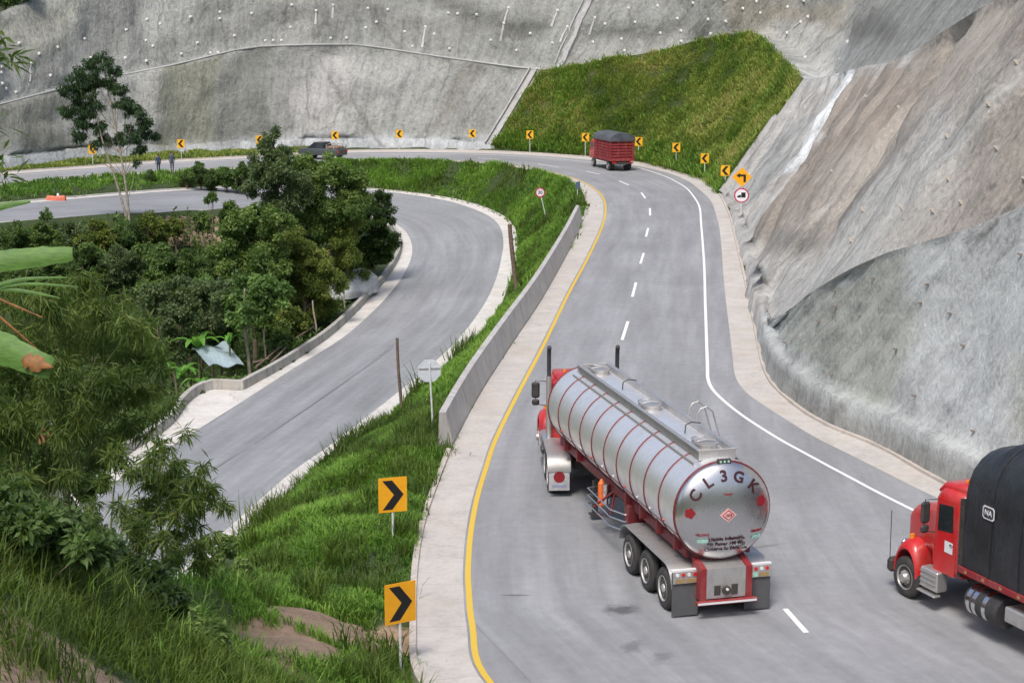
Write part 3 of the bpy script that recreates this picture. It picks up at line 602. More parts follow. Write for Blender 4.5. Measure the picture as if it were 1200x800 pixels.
def hgt(x, y):
    fx = np.clip((np.asarray(x)-GX0)/GS, 0, len(gx)-1.001); fy = np.clip((np.asarray(y)-GY0)/GS, 0, len(gy)-1.001)
    i = fx.astype(int) if hasattr(fx, 'astype') else int(fx); j = fy.astype(int) if hasattr(fy, 'astype') else int(fy)
    a = fx-i; b = fy-j
    return (H[j, i]*(1-a)+H[j, i+1]*a)*(1-b)+(H[j+1, i]*(1-a)+H[j+1, i+1]*a)*b
dirt = [UD(330, 745, 33), UD(290, 770, 30), UD(375, 725, 36), UD(390, 735, 36), UD(40, 770, 13.1), UD(90, 790, 13.3), UD(-20, 770, 12.7), UD(470, 778, 37.3), UD(480, 790, 36.5), U(688, 262, -.3)]
drr = [1.6, 1.35, 1.3, 1.3, .9, .6, 1.2, .5, .5, .8]
X, Y = np.meshgrid(gx, gy); green = np.full(H.shape, .85)
for d, r in zip(dirt, drr):
    q = np.hypot(X-d[0], Y-d[1])/r; green = np.minimum(green, np.clip(q-.6, 0, .85))
pp_ = proj(np.stack([X, Y, H], -1).reshape(-1, 3)).reshape(*H.shape, 2)
bank = (pp_[..., 0] > 198) & (pp_[..., 0] < 262) & (pp_[..., 1] > 254) & (pp_[..., 1] < 288) & (Y > 100); green = np.where(bank, .12, green)
V = np.stack([X, Y, H], -1).reshape(-1, 3); n = len(gx); j, i = np.meshgrid(np.arange(len(gy)-1), np.arange(len(gx)-1), indexing='ij')
F = np.stack([j*n+i, j*n+i+1, (j+1)*n+i+1, (j+1)*n+i], -1).reshape(-1, 4)
ter = npmesh('terrain', V, F, M['soil'], attr={'green': green.ravel()}); tag(ter, kind='structure')
gr = npmesh('ground', [(-1500, -400, -30), (1500, -400, -30), (1500, 2000, -30), (-1500, 2000, -30)], np.array([[0, 1, 2, 3]]), M['soil'], attr={'green': [1, 1, 1, 1]}); tag(gr, kind='structure')
hx = np.linspace(-520, -72, 60); hy = np.linspace(-40, 620, 80); HX, HY = np.meshgrid(hx, hy)
rise = np.clip((-75-HX)/120, 0, 1)**1.2*np.clip((HY+40)/120, 0, 1); HZ = -28+70*rise+10*np.array([[fbm((x, y, 5), .012, 4) for x in hx] for y in hy])*np.clip(rise*4, 0, 1)
nn_ = len(hx); j, i = np.meshgrid(np.arange(len(hy)-1), np.arange(nn_-1), indexing='ij'); F_ = np.stack([j*nn_+i, j*nn_+i+1, (j+1)*nn_+i+1, (j+1)*nn_+i], -1).reshape(-1, 4)
hl_ = npmesh('hills', np.stack([HX, HY, HZ], -1).reshape(-1, 3), F_, M['soil'], attr={'green': np.ones(HX.size)}); tag(hl_, kind='structure')
# ------------------------------------------------------------------ grass blades
def blades(name, P, up, Hh, Wd, lean, mat, parent=None, seg=2, rnd=None, rn=None):
    """P (n,3) roots, up (n,3), heights, widths, lean 0..1"""
    n = len(P); a = RNG.uniform(0, 2*PI, n); t = np.stack([np.cos(a), np.sin(a), np.zeros(n)], 1)
    side = np.stack([-np.sin(a+RNG.normal(0, .6, n)), np.cos(a), np.zeros(n)], 1); side /= np.linalg.norm(side, axis=1)[:, None]
    Hh = np.asarray(Hh)[:, None]; Wd = np.asarray(Wd)[:, None]; lean = np.asarray(lean)[:, None]
    r0, r1 = P-side*Wd/2, P+side*Wd/2
    mid = P+up*Hh*.55+t*Hh*lean*.3; m0, m1 = mid-side*Wd*.42, mid+side*Wd*.42
    tip = P+up*Hh*(1-.35*lean)+t*Hh*lean*.95
    V = np.stack([r0, r1, m0, m1, tip], 1).reshape(-1, 3); b = np.arange(n)*5
    q = np.stack([b, b+1, b+3, b+2], 1); tr = np.stack([b+2, b+3, b+4], 1)
    rr = np.repeat(RNG.uniform(0, 1, n) if rn is None else rn, 5)
    return npmesh(name, V, [q, tr], mat, parent, attr={'rnd': rr}, smooth=False)
def scatter(poly, dens, maxn=200000):
    poly = np.array(poly); x0, y0 = poly.min(0); x1, y1 = poly.max(0); n = int((x1-x0)*(y1-y0)*dens)
    P = np.stack([RNG.uniform(x0, x1, n), RNG.uniform(y0, y1, n)], 1); P = P[inpoly(P, poly)]
    ii = np.clip(((P[:, 0]-GX0)/GS+.5).astype(int), 0, len(gx)-1); jj = np.clip(((P[:, 1]-GY0)/GS+.5).astype(int), 0, len(gy)-1)
    P = P[~anyroad[jj, ii]]
    return P
def clumps(P, k, spread, hmul=1.0):
    """expand clump centres (n,2) into blade roots with clump-wide properties"""
    n = len(P); C = np.repeat(P, k, 0)+RNG.normal(0, spread, (n*k, 2)); return C, np.repeat(np.arange(n), k)
def vnoise(P, f, seed=0): return np.array([noise.noise(Vector((p[0]*f+seed, p[1]*f, seed*1.7))) for p in P])
def grassfield(name, poly, dens, k, h, w, mat, label=None, lean=.7, avoid=True, spread=.12, hvar=.5, seed=0, parent=None):
    P = scatter(poly, dens)
    if avoid and len(P):
        for d, r in zip(dirt, drr): P = P[np.hypot(P[:, 0]-d[0], P[:, 1]-d[1]) > r*(.8+.5*RNG.random(len(P)))]
    px = proj(np.column_stack([P, hgt(P[:, 0], P[:, 1])])); P = P[(px[:, 0] > -120) & (px[:, 0] < 1320) & (px[:, 1] < 900)]
    nz = vnoise(P, .45, seed+2); nz2 = vnoise(P, .12, seed+8)
    Cc, idx = clumps(P, k, spread); nzb = nz[idx]
    z = hgt(Cc[:, 0], Cc[:, 1]); R = np.column_stack([Cc, z-.03])
    hh = h*(1+nzb*hvar*1.4)*RNG.uniform(.6, 1.25, len(R)); hh = np.clip(hh, .05, None)
    cr = RNG.random(len(P)); rn = np.clip(.45+.45*nz2[idx]+.35*nzb+(cr[idx]-.5)*.35+RNG.normal(0, .1, len(R)), 0, 1)
    upv = np.tile([0, 0, 1.], (len(R), 1))
    o = blades(name, R, upv, hh, w*RNG.uniform(.7, 1.3, len(R)), RNG.uniform(.3, 1.0, len(R))*lean, mat, rn=rn)
    tag(o, label, 'grass' if label else None, kind='stuff'); return o
def pxy(p): return tuple(U(*p)[:2]) if len(p) == 2 else tuple(U(*p)[:2])
# median: polygon between upper pad outer edge and lower kerb outer edge
A_ = offset(Oline, .22)[:, :2]; B_ = offset(LRo, -.25)[:, :2]
def seg(P, y0, y1, before=None): return P[(P[:, 1] >= y0) & (P[:, 1] <= y1)]
ka = int(np.argmax(A_[:, 1] > 26)); kb = int(np.argmin(np.hypot(*(A_-np.array([-24, 153])).T)))
la = int(np.argmin(np.hypot(*(B_-U(300, 620, -6.2)[:2]).T))); lb = int(np.argmin(np.hypot(*(B_-U(297, 219, -1.3)[:2]).T)))
ks = int(np.argmin(np.hypot(*(A_-np.array([-1.2, 62.])).T))); ls = int(np.argmin(np.hypot(*(B_-U(430, 490, -6.1)[:2]).T)))
km = int(np.argmin(np.hypot(*(A_-np.array([2.0, 100.])).T))); lm = int(np.argmin(np.hypot(*(B_-U(575, 345, -5.2)[:2]).T)))
near_poly = list(map(tuple, A_[ka:ks:4]))+list(map(tuple, B_[la:ls:4][::-1]))+[(-9.5, 62), (-9, 52), (-7.5, 44), (-6.5, 36), (-4.6, 30), (-1, 27)]
grassfield('grass', near_poly, 34, 13, .27, .035, M['grass'], 'lush bright green grass on the mound beside the chevron signs', lean=.9, spread=.10, hvar=.9)
grassfield('grass', near_poly, 2.2, 22, .62, .035, M['grass_dark'], 'dark green grass tufts scattered over the mound by the road', lean=.9, spread=.14, hvar=.9, seed=5)
mid_poly = list(map(tuple, A_[ks:km:4]))+list(map(tuple, B_[ls:lm:4][::-1]))
grassfield('grass', mid_poly, 16, 9, .32, .05, M['grass'], 'bright green grass strip between the parapet and the lower road', lean=.9, spread=.14, hvar=1.0, seed=9)
far_poly = list(map(tuple, A_[km:kb:4]))+list(map(tuple, B_[lm:lb:4][::-1]))
grassfield('grass', far_poly, 18, 9, .36, .07, M['grass'], 'green grass bank wrapped round the tip between both roads', lean=.9, spread=.2, hvar=1.2, seed=14)
grassfield('grass', far_poly, 1.3, 20, .5, .08, M['grass_dark'], 'darker weed clumps on the grass bank inside the bend', lean=.9, spread=.3, hvar=1.0, seed=15)
kc = int(np.argmin(np.hypot(*(A_-np.array([-60, 137])).T))); lc = int(np.argmin(np.hypot(*(B_-np.array([-60, 124])).T)))
grassfield('grass', list(map(tuple, A_[kb:kc:4]))+list(map(tuple, B_[lb:lc:4][::-1])), 5, 7, .4, .10, M['grass'], 'strip of green verge between the two distant roads', lean=.9, spread=.25, seed=17)
gl = offset(Gline, -.4); kg = [q for q in gl if q[0] < -17 and q[0] > -62][::4]; bb = [tuple(b[:2]) for b in B if b[0] < -17]
grassfield('grass', [tuple(q[:2]) for q in kg]+bb, 7, 7, .4, .1, M['grass_slope'], 'thin grass verge along the foot of the far wall', lean=.9, spread=.25, seed=19)
# grass on the steep green slope
nr, nc, _ = gsV.shape; N_ = 30000
fi_ = RNG.uniform(1, nr-1.01, N_); fj_ = RNG.uniform(0, nc-1.01, N_); i0 = fi_.astype(int); j0 = fj_.astype(int); a = (fi_-i0)[:, None]; b = (fj_-j0)[:, None]
R = (gsV[i0, j0]*(1-b)+gsV[i0, j0+1]*b)*(1-a)+(gsV[i0+1, j0]*(1-b)+gsV[i0+1, j0+1]*b)*a; NN = gsN[i0, j0]
K = 8; Rk = np.repeat(R, K, 0)+RNG.normal(0, .14, (N_*K, 3)); upv = np.repeat(NN*.45+np.array([0, 0, .75]), K, 0)
pz = np.array([[fbm(p, .16, 4), fbm(p+77, .5, 3)] for p in R]); vfrac = i0/nr
dark = np.clip((pz[:, 1])*1.2+.1, 0, 1); rn = np.repeat(np.clip(.52+pz[:, 0]*1.0+pz[:, 1]*.4+(1-vfrac)*-.05, 0, 1), K)+RNG.normal(0, .1, N_*K)
tg = blades('grass', Rk-.05, upv, np.repeat(.26*(1+pz[:, 1]*1.3), K)*RNG.uniform(.6, 1.3, N_*K), np.full(N_*K, .065), RNG.uniform(.4, 1, N_*K), M['grass_slope'], rn=np.clip(rn, 0, 1))
tag(tg, 'rough olive green grass covering the steep slope behind the signs', 'grass', kind='stuff')
gidx = RNG.choice(N_, 2600, p=np.clip(.05+pz[:, 1]*1.5+(vfrac < .25)*1.2+(vfrac > .8)*.3+(np.abs(fj_) < nc*.15)*.9, .02, 3)/np.clip(.05+pz[:, 1]*1.5+(vfrac < .25)*1.2+(vfrac > .8)*.3+(np.abs(fj_) < nc*.15)*.9, .02, 3).sum())
K = 12; Rk = np.repeat(R[gidx], K, 0)+RNG.normal(0, .22, (len(gidx)*K, 3)); upv = np.repeat(NN[gidx]*.45+np.array([0, 0, .8]), K, 0)
tg = blades('grass', Rk-.05, upv, RNG.uniform(.25, .55, len(Rk)), np.full(len(Rk), .08), RNG.uniform(.4, 1, len(Rk)), M['grass']); tag(tg, 'fresh green weed tufts along the foot of the steep slope', 'grass', kind='stuff')
# ------------------------------------------------------------------ vehicle materials
M['steel'] = dusty('brushed_steel', (.60, .60, .61), .27, .95, (.36, .34, .32), .10)
M['barrel'] = dusty('barrel_steel', (.86, .86, .87), .36, .72, (.40, .38, .36), .4)
M['dull_steel'] = dusty('dull_aluminium', (.55, .54, .53), .42, .75, (.30, .27, .24), .55)
M['chrome'] = simple('chrome', (.75, .75, .76), .18, 1.0, .05)
M['maroon'] = dusty('maroon_paint', (.15, .010, .016), .45, 0, (.22, .15, .13), .35)
M['red'] = dusty('red_cab_paint', (.52, .010, .012), .33, 0, (.30, .14, .11), .40, coat=.35)
M['dullred'] = dusty('dusty_red_paint', (.24, .014, .02), .5, 0, (.30, .16, .14), .45)
M['tyre'] = dusty('tyre_rubber', (.028, .028, .03), .75, 0, (.13, .115, .10), .5)
M['rim'] = dusty('painted_rim', (.50, .50, .49), .45, .3, (.26, .22, .18), .5)
M['black'] = dusty('black_rubber', (.03, .03, .032), .6, 0, (.12, .11, .10), .4)
M['flap'] = dusty('mudflap_rubber', (.075, .078, .085), .7, 0, (.16, .15, .14), .4)
M['dark'] = dusty('dark_chassis', (.035, .033, .032), .65, 0, (.12, .10, .08), .5)
M['glass'] = simple('dark_glass', (.02, .025, .028), .08, 0, .1)
M['grey_glass'] = simple('pale_window', (.25, .33, .30), .12, 0, .3, 2)
M['amber'] = simple('amber_lens', (.75, .25, .02), .3); M['redlens'] = simple('red_lens', (.55, .02, .02), .3)
M['orange'] = simple('orange_paint', (.80, .16, .03), .5, 0, .15)
M['wht'] = dusty('white_panel', (.72, .72, .74), .5, 0, (.4, .37, .34), .3)
M['green_p'] = simple('pale_green_reflector', (.35, .62, .52), .5)
M['tan'] = simple('tan_reflector', (.32, .22, .10), .5)
M['letter'] = simple('dark_red_lettering', (.045, .008, .012), .5); M['redletter'] = simple('red_lettering', (.24, .012, .018), .5)
M['pink'] = simple('pink_placard', (.75, .42, .40), .5)
nt_ = NT('black_tarp'); P_ = objc(nt_); f_ = nt_.noise(P_, 1.3, 5, .6); g_ = nt_.noise(nt_.map(P_, (2.2, .4, .4)), 2.0, 4, .6)
M['tarp'] = nt_.fin(nt_.ramp(f_, [(.3, (.012, .013, .015)), (.7, (.030, .032, .036))]), .38, nt_.bump(nt_.math('ADD', f_, g_), .7, .10), 0.0)
def wheel(parent, x, y, side, R=.52, w=.30, rimmat=None, dual=True, front=False):
    """axle position x, outer face at |y|; side +1 = left"""
    o = empty('wheel', (x, y, R)); o.parent = parent
    m = MB(); s = side
    def tyre(y0):
        r = R; m.lathe((0, y0, 0), (0, -s, 0), [(0.03, r*.60), (0, r*.66), (-.005, r*.82), (.02, r*.93), (.05, r*.985), (w*.3, r), (w*.31, r*.975), (w*.35, r*.975), (w*.36, r), (w*.62, r), (w*.63, r*.975), (w*.67, r*.975), (w*.68, r), (w-.05, r*.985), (w-.02, r*.93), (w, r*.8), (w-.02, r*.6)], 32, 0)
    tyre(0)
    if dual: tyre(-s*(w+.05))
    m.build('tyre', M['tyre'], o, 40)
    q = MB(); r = R*.60
    if front:
        pr = [(.04, r), (.0, r*1.02), (-.005, r*.97), (.03, r*.90), (.05, r*.80), (.035, r*.62), (.02, r*.45), (-.04, r*.40), (-.09, r*.34), (-.10, r*.05)]
    else:
        pr = [(.03, r), (-.005, r*1.02), (0, r*.96), (.06, r*.88), (.13, r*.80), (.15, r*.62), (.14, r*.42), (.02, r*.34), (0, r*.28), (.0, r*.05)]
    q.lathe((0, 0, 0), (0, -s, 0), pr, 28, 0)
    for k in range(10):
        a = 2*PI*k/10; rr = r*.52; yy = (.02 if front else .13); q.cyl((rr*math.cos(a), -s*(yy+.02), rr*math.sin(a)), (rr*math.cos(a), -s*(yy-.035), rr*math.sin(a)), .018, 6)
    hl = q
    for k in range(5):
        a = 2*PI*(k+.5)/5; rr = r*.71; c = Vector((rr*math.cos(a), -s*(.040 if front else .128), rr*math.sin(a)))
        hl.cyl(c, c+Vector((0, s*.012, 0)), .035, 10, 1)
    q.build('rim', [rimmat or M['rim'], M['dark']], o, 40)
    return o
def arc_fender(name, x0, x1, y0, y1, R, top, mat, parent, drop=.45):
    """sheet running over the wheels: flat top with rounded ends"""
    pr = []
    for k in range(8):
        a = PI/2*k/7; pr.append((x0+R-R*math.cos(a), top-drop+drop*math.sin(a)))
    for k in range(8):
        a = PI/2*(1-k/7); pr.append((x1-R+R*math.cos(a), top-drop+drop*math.sin(a)))
    n = len(pr); th = .025; m = MB(); vs = []
    for (x, z) in pr:
        vs += [(x, y0, z), (x, (y0+y1)/2, z+.03), (x, y1, z), (x, y1, z-th), (x, (y0+y1)/2, z+.03-th), (x, y0, z-th)]
    fs = [(i*6+k, i*6+(k+1) % 6, (i+1)*6+(k+1) % 6, (i+1)*6+k) for i in range(n-1) for k in range(6)]+[tuple(range(6)), tuple((n-1)*6+k for k in range(6))[::-1]]
    m.add(vs, fs); 
    return m.build(name, mat, parent, 40)
def rrect(x, w, h, zc, r=.2, n=4, yc=0.0):
    pts = []
    for (sy, sz, a0) in ((1, 1, 0), (-1, 1, 90), (-1, -1, 180), (1, -1, 270)):
        for k in range(n+1):
            a = rad(a0+90*k/n); pts.append((x, yc+sy*(w/2-r)+r*math.cos(a), zc+sz*(h/2-r)+r*math.sin(a)))
    return pts
def tractor(par, x, detail=1, red=None, stacks=True, axles=(-1.45, -.15), rearflap=True, y=0):
    """day-cab conventional tractor; x = back of the cab, front toward +X"""
    red = red or M['red']
    # hood
    m = MB(); rings = []
    for (dx, w, h, zc, r) in ((1.55, 1.75, 1.18, 1.62, .22), (1.9, 1.55, 1.10, 1.58, .26), (2.7, 1.38, 1.0, 1.50, .28), (3.3, 1.22, .92, 1.42, .26), (3.5, 1.12, .80, 1.36, .2)):
        rings.append(rrect(x+dx, w, h, zc, r, 5))
    m.loft(rings); m.build('hood', red, par, 50)
    m = MB(); m.box((x+3.52, 0, 1.36), (.05, .9, .74), bev=.03); [m.box((x+3.56, 0, 1.06+.1*k), (.03, .82, .02)) for k in range(7)]; m.build('grille', M['chrome'], par)
    m = MB(); m.box((x+3.72, 0, .62), (.28, 2.35, .36), bev=.07); m.build('bumper', M['dark'] if detail == 2 else M['chrome'], par)
    for s in (1, -1):
        m = MB(); m.box((x+3.42, s*.78, 1.18), (.2, .34, .24), bev=.06); h = m.build('headlight', M['chrome'], par)
        m = MB(); m.box((x+3.53, s*.78, 1.18), (.03, .26, .16), bev=.02); m.build('lens', M['wht'], h)
    # front fenders: arched shells
    for s in (1, -1):
        m = MB(); rings = []; cx = x+2.72
        for k in range(13):
            a = PI*(-.02+1.04*k/12); ro, ri = .72, .66; yo, yi = s*1.20, s*.52; c, sn = math.cos(a), math.sin(a); zz = .60
            rings.append([(cx+ri*c, yi, zz+ri*sn+.10), (cx+ro*c, yi, zz+ro*sn+.18), (cx+ro*c, s*1.02, zz+ro*sn+.13), (cx+(ro-.03)*c, s*1.14, zz+(ro-.03)*sn+.08), (cx+(ro-.09)*c, yo, zz+(ro-.09)*sn+.02), (cx+(ri-.05)*c, yo-.02*s, zz+(ri-.05)*sn)])
        m.loft(rings); m.build('front_fender', red, par, 50)
        m = MB(); m.cyl((cx+.1, s*.95, 1.43), (cx+.1, s*.95, 1.55), .07, 12); m.build('turn_signal', M['amber'], par)
    # cab
    m = MB(); rings = [rrect(x+.0, 1.95, 1.95, 1.98, .16, 4), rrect(x+.08, 2.05, 2.05, 1.99, .2, 4), rrect(x+1.15, 2.05, 2.05, 1.99, .2, 4)]
    def cut(xx, w, z0, z1, r=.18): return rrect(xx, w, z1-z0, (z0+z1)/2, r, 4)
    rings += [cut(x+1.35, 2.0, .97, 2.92), cut(x+1.62, 1.9, .97, 2.22)]
    m.loft(rings); cab = m.build('cab', red, par, 40)
    m = MB(); m.loft([rrect(x+.0, 1.5, .18, 3.0, .08, 3), rrect(x+.3, 1.7, .26, 3.04, .1, 3), rrect(x+1.3, 1.75, .22, 3.0, .09, 3), rrect(x+1.6, 1.7, .08, 2.86, .03, 3)]); m.build('roof', red, par, 50)
    m = MB()
    for s in (1, -1): m.add([(x+1.395, s*.06, 2.82), (x+1.39, s*.88, 2.80), (x+1.64, s*.84, 2.20), (x+1.66, s*.06, 2.22)], [(0, 1, 2, 3)])
    m.build('windscreen', M['glass'], par, 0)
    for s in (1, -1):
        m = MB(); yy = s*1.032; T_ = .012*s
        po = [(x+.22, 1.0), (x+1.38, 1.0), (x+1.40, 1.7), (x+1.30, 2.78), (x+.26, 2.80), (x+.2, 2.6)]
        m.prism(po, yy-.01*s, yy+T_); dr = m.build('door', red, par, 30)
        m = MB(); pw = [(x+.38, 2.05), (x+1.22, 1.98), (x+1.20, 2.62), (x+.42, 2.68)]
        m.prism(pw, yy+T_-.005*s, yy+T_+.006*s); m.build('window', M['glass'], dr, 0)
        m = MB(); m.box((x+.42, yy+T_+.02*s, 1.75), (.16, .04, .05), bev=.015); m.build('handle', M['chrome'], dr)
        # mirror
        m = MB(); m.tube([(x+1.30, s*1.04, 2.7), (x+1.36, s*1.38, 2.72), (x+1.36, s*1.38, 1.95), (x+1.36, s*1.04, 1.9)], .016, 6); mr = m.build('mirror_arm', M['dark'], par)
        m = MB(); m.box((x+1.33, s*1.38, 2.42), (.12, .26, .52), bev=.05); m.box((x+1.33, s*1.38, 2.02), (.12, .24, .2), bev=.05); m.build('mirror', M['black'], par)
        if stacks:
            m = MB(); m.tube([(x-.18, s*1.06, .9), (x-.18, s*1.06, 3.2)], .085, 14, 0); m.tube([(x-.18, s*1.06, 3.2), (x-.18, s*1.06, 3.85), (x-.21, s*1.06, 4.0), (x-.30, s*1.06, 4.14)], [.065, .065, .068, .07], 14, 1); m.build('exhaust_stack', [M['dull_steel'], M['black']], par, 40)
        # steps, tanks
        m = MB(); m.box((x+1.35, s*1.02, .75), (.95, .34, .50), bev=.04); m.box((x+1.35, s*1.16, .42), (1.0, .22, .05), bev=.02); [m.box((x+1.35, s*(1.20), .55+.12*k), (.9, .02, .02)) for k in range(4)]; m.build('step', M['dull_steel'], par)
    for k in range(5): m = MB(); m.cyl((x+.75, -.5+.25*k, 3.13), (x+.75, -.5+.25*k, 3.2), .05, 10); m.build('roof_light', M['amber'], par)
    m = MB(); m.box((x+.6, 0, .85), (6.2, .34, .26)); m.box((x-.8, 0, .85), (2.6, .86, .24)); m.box((x+2.7, 0, .72), (.16, 2.0, .14)); m.build('chassis', M['dark'], par)
    for s in (1, -1): wheel(par, x+2.72, s*1.18, s, .52, .28, M['dull_steel'], False, True)
# ------------------------------------------------------------------ the tanker
tk = empty('tanker_truck', (5.03, 38.30, 0), .249+PI/2, 'silver tanker lorry with maroon ribs and a red cab in mid road', 'tanker')
R_, ZC, L_ = 1.205, 2.585, 11.25
m = MB(); pr = [(-.40*math.sqrt(max(0, 1-(r/R_)**2))*(1), r) for r in (.001, .2, .45, .7, .85, .95, 1.05, 1.12, 1.17, 1.195)]
head_pr = list(pr)+[(0, R_)]
pr = [(0, R_-.02), (0, R_)]+[(x, R_) for x in np.linspace(.6, L_-.1, 18)]+[(L_+.25*math.sqrt(1-(r/R_)**2), r) for r in (1.19, 1.1, .9, .6, .3, .001)]
m.lathe((0, 0, ZC), (1, 0, 0), pr, 72); m.build('tank', M['barrel'], tk, 50)
m = MB(); m.lathe((0, 0, ZC), (1, 0, 0), head_pr, 72); m.build('rear_head', M['steel'], tk, 50)
for k in range(11):
    x = .02+k*(L_-.04)/10; m = MB(); pts = []
    for j in range(49):
        a = 2*PI*j/48; pts.append((x, R_*math.sin(a)*1.004, ZC+R_*math.cos(a)*1.004))
    m.tube(pts, (.025 if k else .034), 6, cap=False); m.build('tank_rib', M['maroon'], tk, 60)
m = MB()
for s in (1, -1):
    m.box((5.5, s*.42, 3.86), (10.2, .05, .24), 0, bev=.01); m.box((5.5, s*.45, 3.98), (10.2, .12, .035), 0, bev=.01)
    m.box((5.5, s*.60, 3.66), (10.3, .035, .05), 0)
m.box((.42, 0, 3.86), (.05, .95, .26), bev=.01); m.box((10.6, 0, 3.86), (.05, .95, .26), bev=.01); m.build('spill_box', M['dull_steel'], tk, 35)
m = MB(); m.box((5.5, 0, 3.80), (10.1, .80, .04)); m.build('walkway', M['barrel'], tk)
for x in (1.15, 5.3, 9.9):
    m = MB(); m.cyl((x, 0, 3.8), (x, 0, 3.93), .27, 24); m.cyl((x, 0, 3.93), (x, 0, 3.98), .30, 24); m.tube([(x, -.24, 4.0), (x, 0, 4.05), (x, .24, 4.0)], .02, 6); m.cyl((x+.45, 0, 3.8), (x+.45, 0, 3.9), .20, 20); m.tube([(x+.45+.2*math.cos(2*PI*k/16), .2*math.sin(2*PI*k/16), 3.95) for k in range(17)], .022, 6, cap=False); m.build('manhole', M['dull_steel'], tk, 40)
for x in (2.6, 7.7):
    m = MB(); m.tube([(x, -.40, 4.08), (x, -.15, 4.12), (x, 0, 4.05), (x, .02, 3.84)], .018, 6); m.build('vent_pipe', M['dark'], tk)
m = MB()
for x in (3.2, 3.8): m.tube([(x, -.52, 3.8), (x, -.53, 4.15), (x, -.62, 4.3), (x, -.78, 4.34), (x, -.95, 4.2), (x, -1.16, 3.5), (x, -1.27, 2.7), (x, -1.27, 1.2)], .02, 8)
for k in range(9): m.tube([(3.2, -1.27, 1.2+.17*k), (3.8, -1.27, 1.2+.17*k)], .016, 6)
m.build('ladder', M['dull_steel'], tk)
# lettering on the rear head
def head_M(ang, rr, spin=None):
    y = -rr*math.sin(ang)*R_; z = rr*math.cos(ang)*R_; q = math.sqrt(1-rr*rr); x = -.40*q-.006
    nrm = Vector((-q/.4*R_, y/R_, z/R_)); nrm = Vector((-q/.40, y/R_**2, z/R_**2)); nrm.normalize()
    upv = Vector((0, y, z)) if spin is None else Vector((0, 0, 1)); upv = (upv-nrm*upv.dot(nrm)).normalized(); rt = upv.cross(nrm)
    return Matrix.Translation((x, y, ZC+z))@Matrix((rt, upv, nrm)).transposed().to_4x4()
for ch, a in (('C', -58), ('L', -31), ('3', -5), ('G', 19), ('K', 47)):
    text_mesh('lettering', ch, .38, M['letter'], tk, head_M(rad(a), .76), .008, bold=.03)
for a in (-86, 74):
    m = MB(); Mx = head_M(rad(a), .76, 0); rg = []
    for k in range(16):
        t = 2*PI*k/16; r = .125*(1+.12*math.cos(5*t)); rg.append((r*math.cos(t), r*math.sin(t)))
    m.prism(rg, 0, .006, plane='xy'); o = m.build('emblem', M['redletter'], tk); o.data.transform(Mx)
Mx = head_M(PI, .0001, 0)
m = MB(); m.prism([(-.21, 0), (0, -.17), (.21, 0), (0, .17)], 0, .012, plane='xy'); o = m.build('hazard_placard', M['pink'], tk); o.data.transform(Mx)
m = MB(); m.prism([(-.16, 0), (0, -.13), (.16, 0), (0, .13)], .012, .018, plane='xy'); pl2 = m.build('placard_border', M['redletter'], o); pl2.data.transform(Mx)
m = MB(); m.prism([(-.13, 0), (0, -.105), (.13, 0), (0, .105)], .018, .024, plane='xy'); pl3 = m.build('placard_face', M['pink'], o); pl3.data.transform(Mx)
text_mesh('lettering', '1203', .09, M['redletter'], tk, Mx@Matrix.Translation((0, 0, .03)), .006)
for i, (t, z, sz) in enumerate((('Líquido Inflamable', -.50, .125), ('No Fumar 100 Mts', -.61, .125), ('Conserve Su Distancia', -.72, .12))):
    text_mesh('lettering', t, sz, M['letter'], tk, head_M(PI, -z, 0), .012, 1.0)
for y_, z_ in ((.50, -.40), (-.66, -.40)):
    ang = math.atan2(-y_, z_); rr = math.hypot(y_, z_)
    text_mesh('lettering', 'PELIGRO', .085, M['redletter'], tk, head_M(ang, rr, 0), .012)
    m = MB(); m.box((0, -.16, .01), (.26, .08, .012)); o = m.build('reflector', M['green_p'], tk); o.data.transform(head_M(ang, rr, 0))
text_mesh('lettering', 'Cargas', .08, M['redletter'], tk, head_M(0, .42, 0), .012)
m = MB(); m.box((-.04, 0, ZC+R_+.02), (.10, .34, .11), bev=.01); o = m.build('marker_box', M['dark'], tk)
for k in range(3): m = MB(); m.cyl((-.095, -.1+.1*k, ZC+R_+.02), (-.08, -.1+.1*k, ZC+R_+.02), .03, 10); m.build('marker_lamp', M['green_p'], o)
# frame, cabinet and rear
m = MB()
for s in (1, -1):
    m.box((5.7, s*.78, 1.52), (11.0, .10, .24), bev=.01); m.box((5.7, s*1.04, 2.02), (11.0, .05, .05))
    m.prism([(.1, 1.25), (3.9, 1.25), (3.9, 1.55), (.1, 1.75)], s*.50, s*.62)
    for x in (.6, 1.9, 3.2, 4.4, 8.9, 10.2): m.box((x, s*.88, 1.70), (.08, .22, .42))
m.box((4.35, .72, 1.28), (.35, .5, .5), bev=.02); m.build('frame', M['maroon'], tk)
m = MB(); m.box((5.8, 0, 1.15), (10.5, .9, .25)); m.box((7.9, 0, .95), (.5, 1.3, .45)); [m.cyl((x, -.95, .52), (x, .95, .52), .08, 12) for x in (.62, 1.95, 3.28)]; m.build('chassis', M['dark'], tk)
m = MB(); m.prism([(.2, 1.38), (-.38, 1.26), (-.38, .52), (.2, .50)], -.50, .50); m.build('rear_cabinet', M['dull_steel'], tk, 20)
for s in (1, -1):
    m = MB(); m.prism([(.2, 1.42), (-.40, 1.28), (-.40, .50), (.2, .46)], s*.505, s*.66); m.build('rear_post', M['dullred'], tk, 20)
m = MB(); m.box((-.44, 0, .45), (.12, 1.55, .10), bev=.015); m.build('bumper_bar', M['dullred'], tk)
m = MB(); m.box((-.50, 0, .45), (.012, 1.5, .05)); m.build('bumper_reflector', M['wht'], tk)
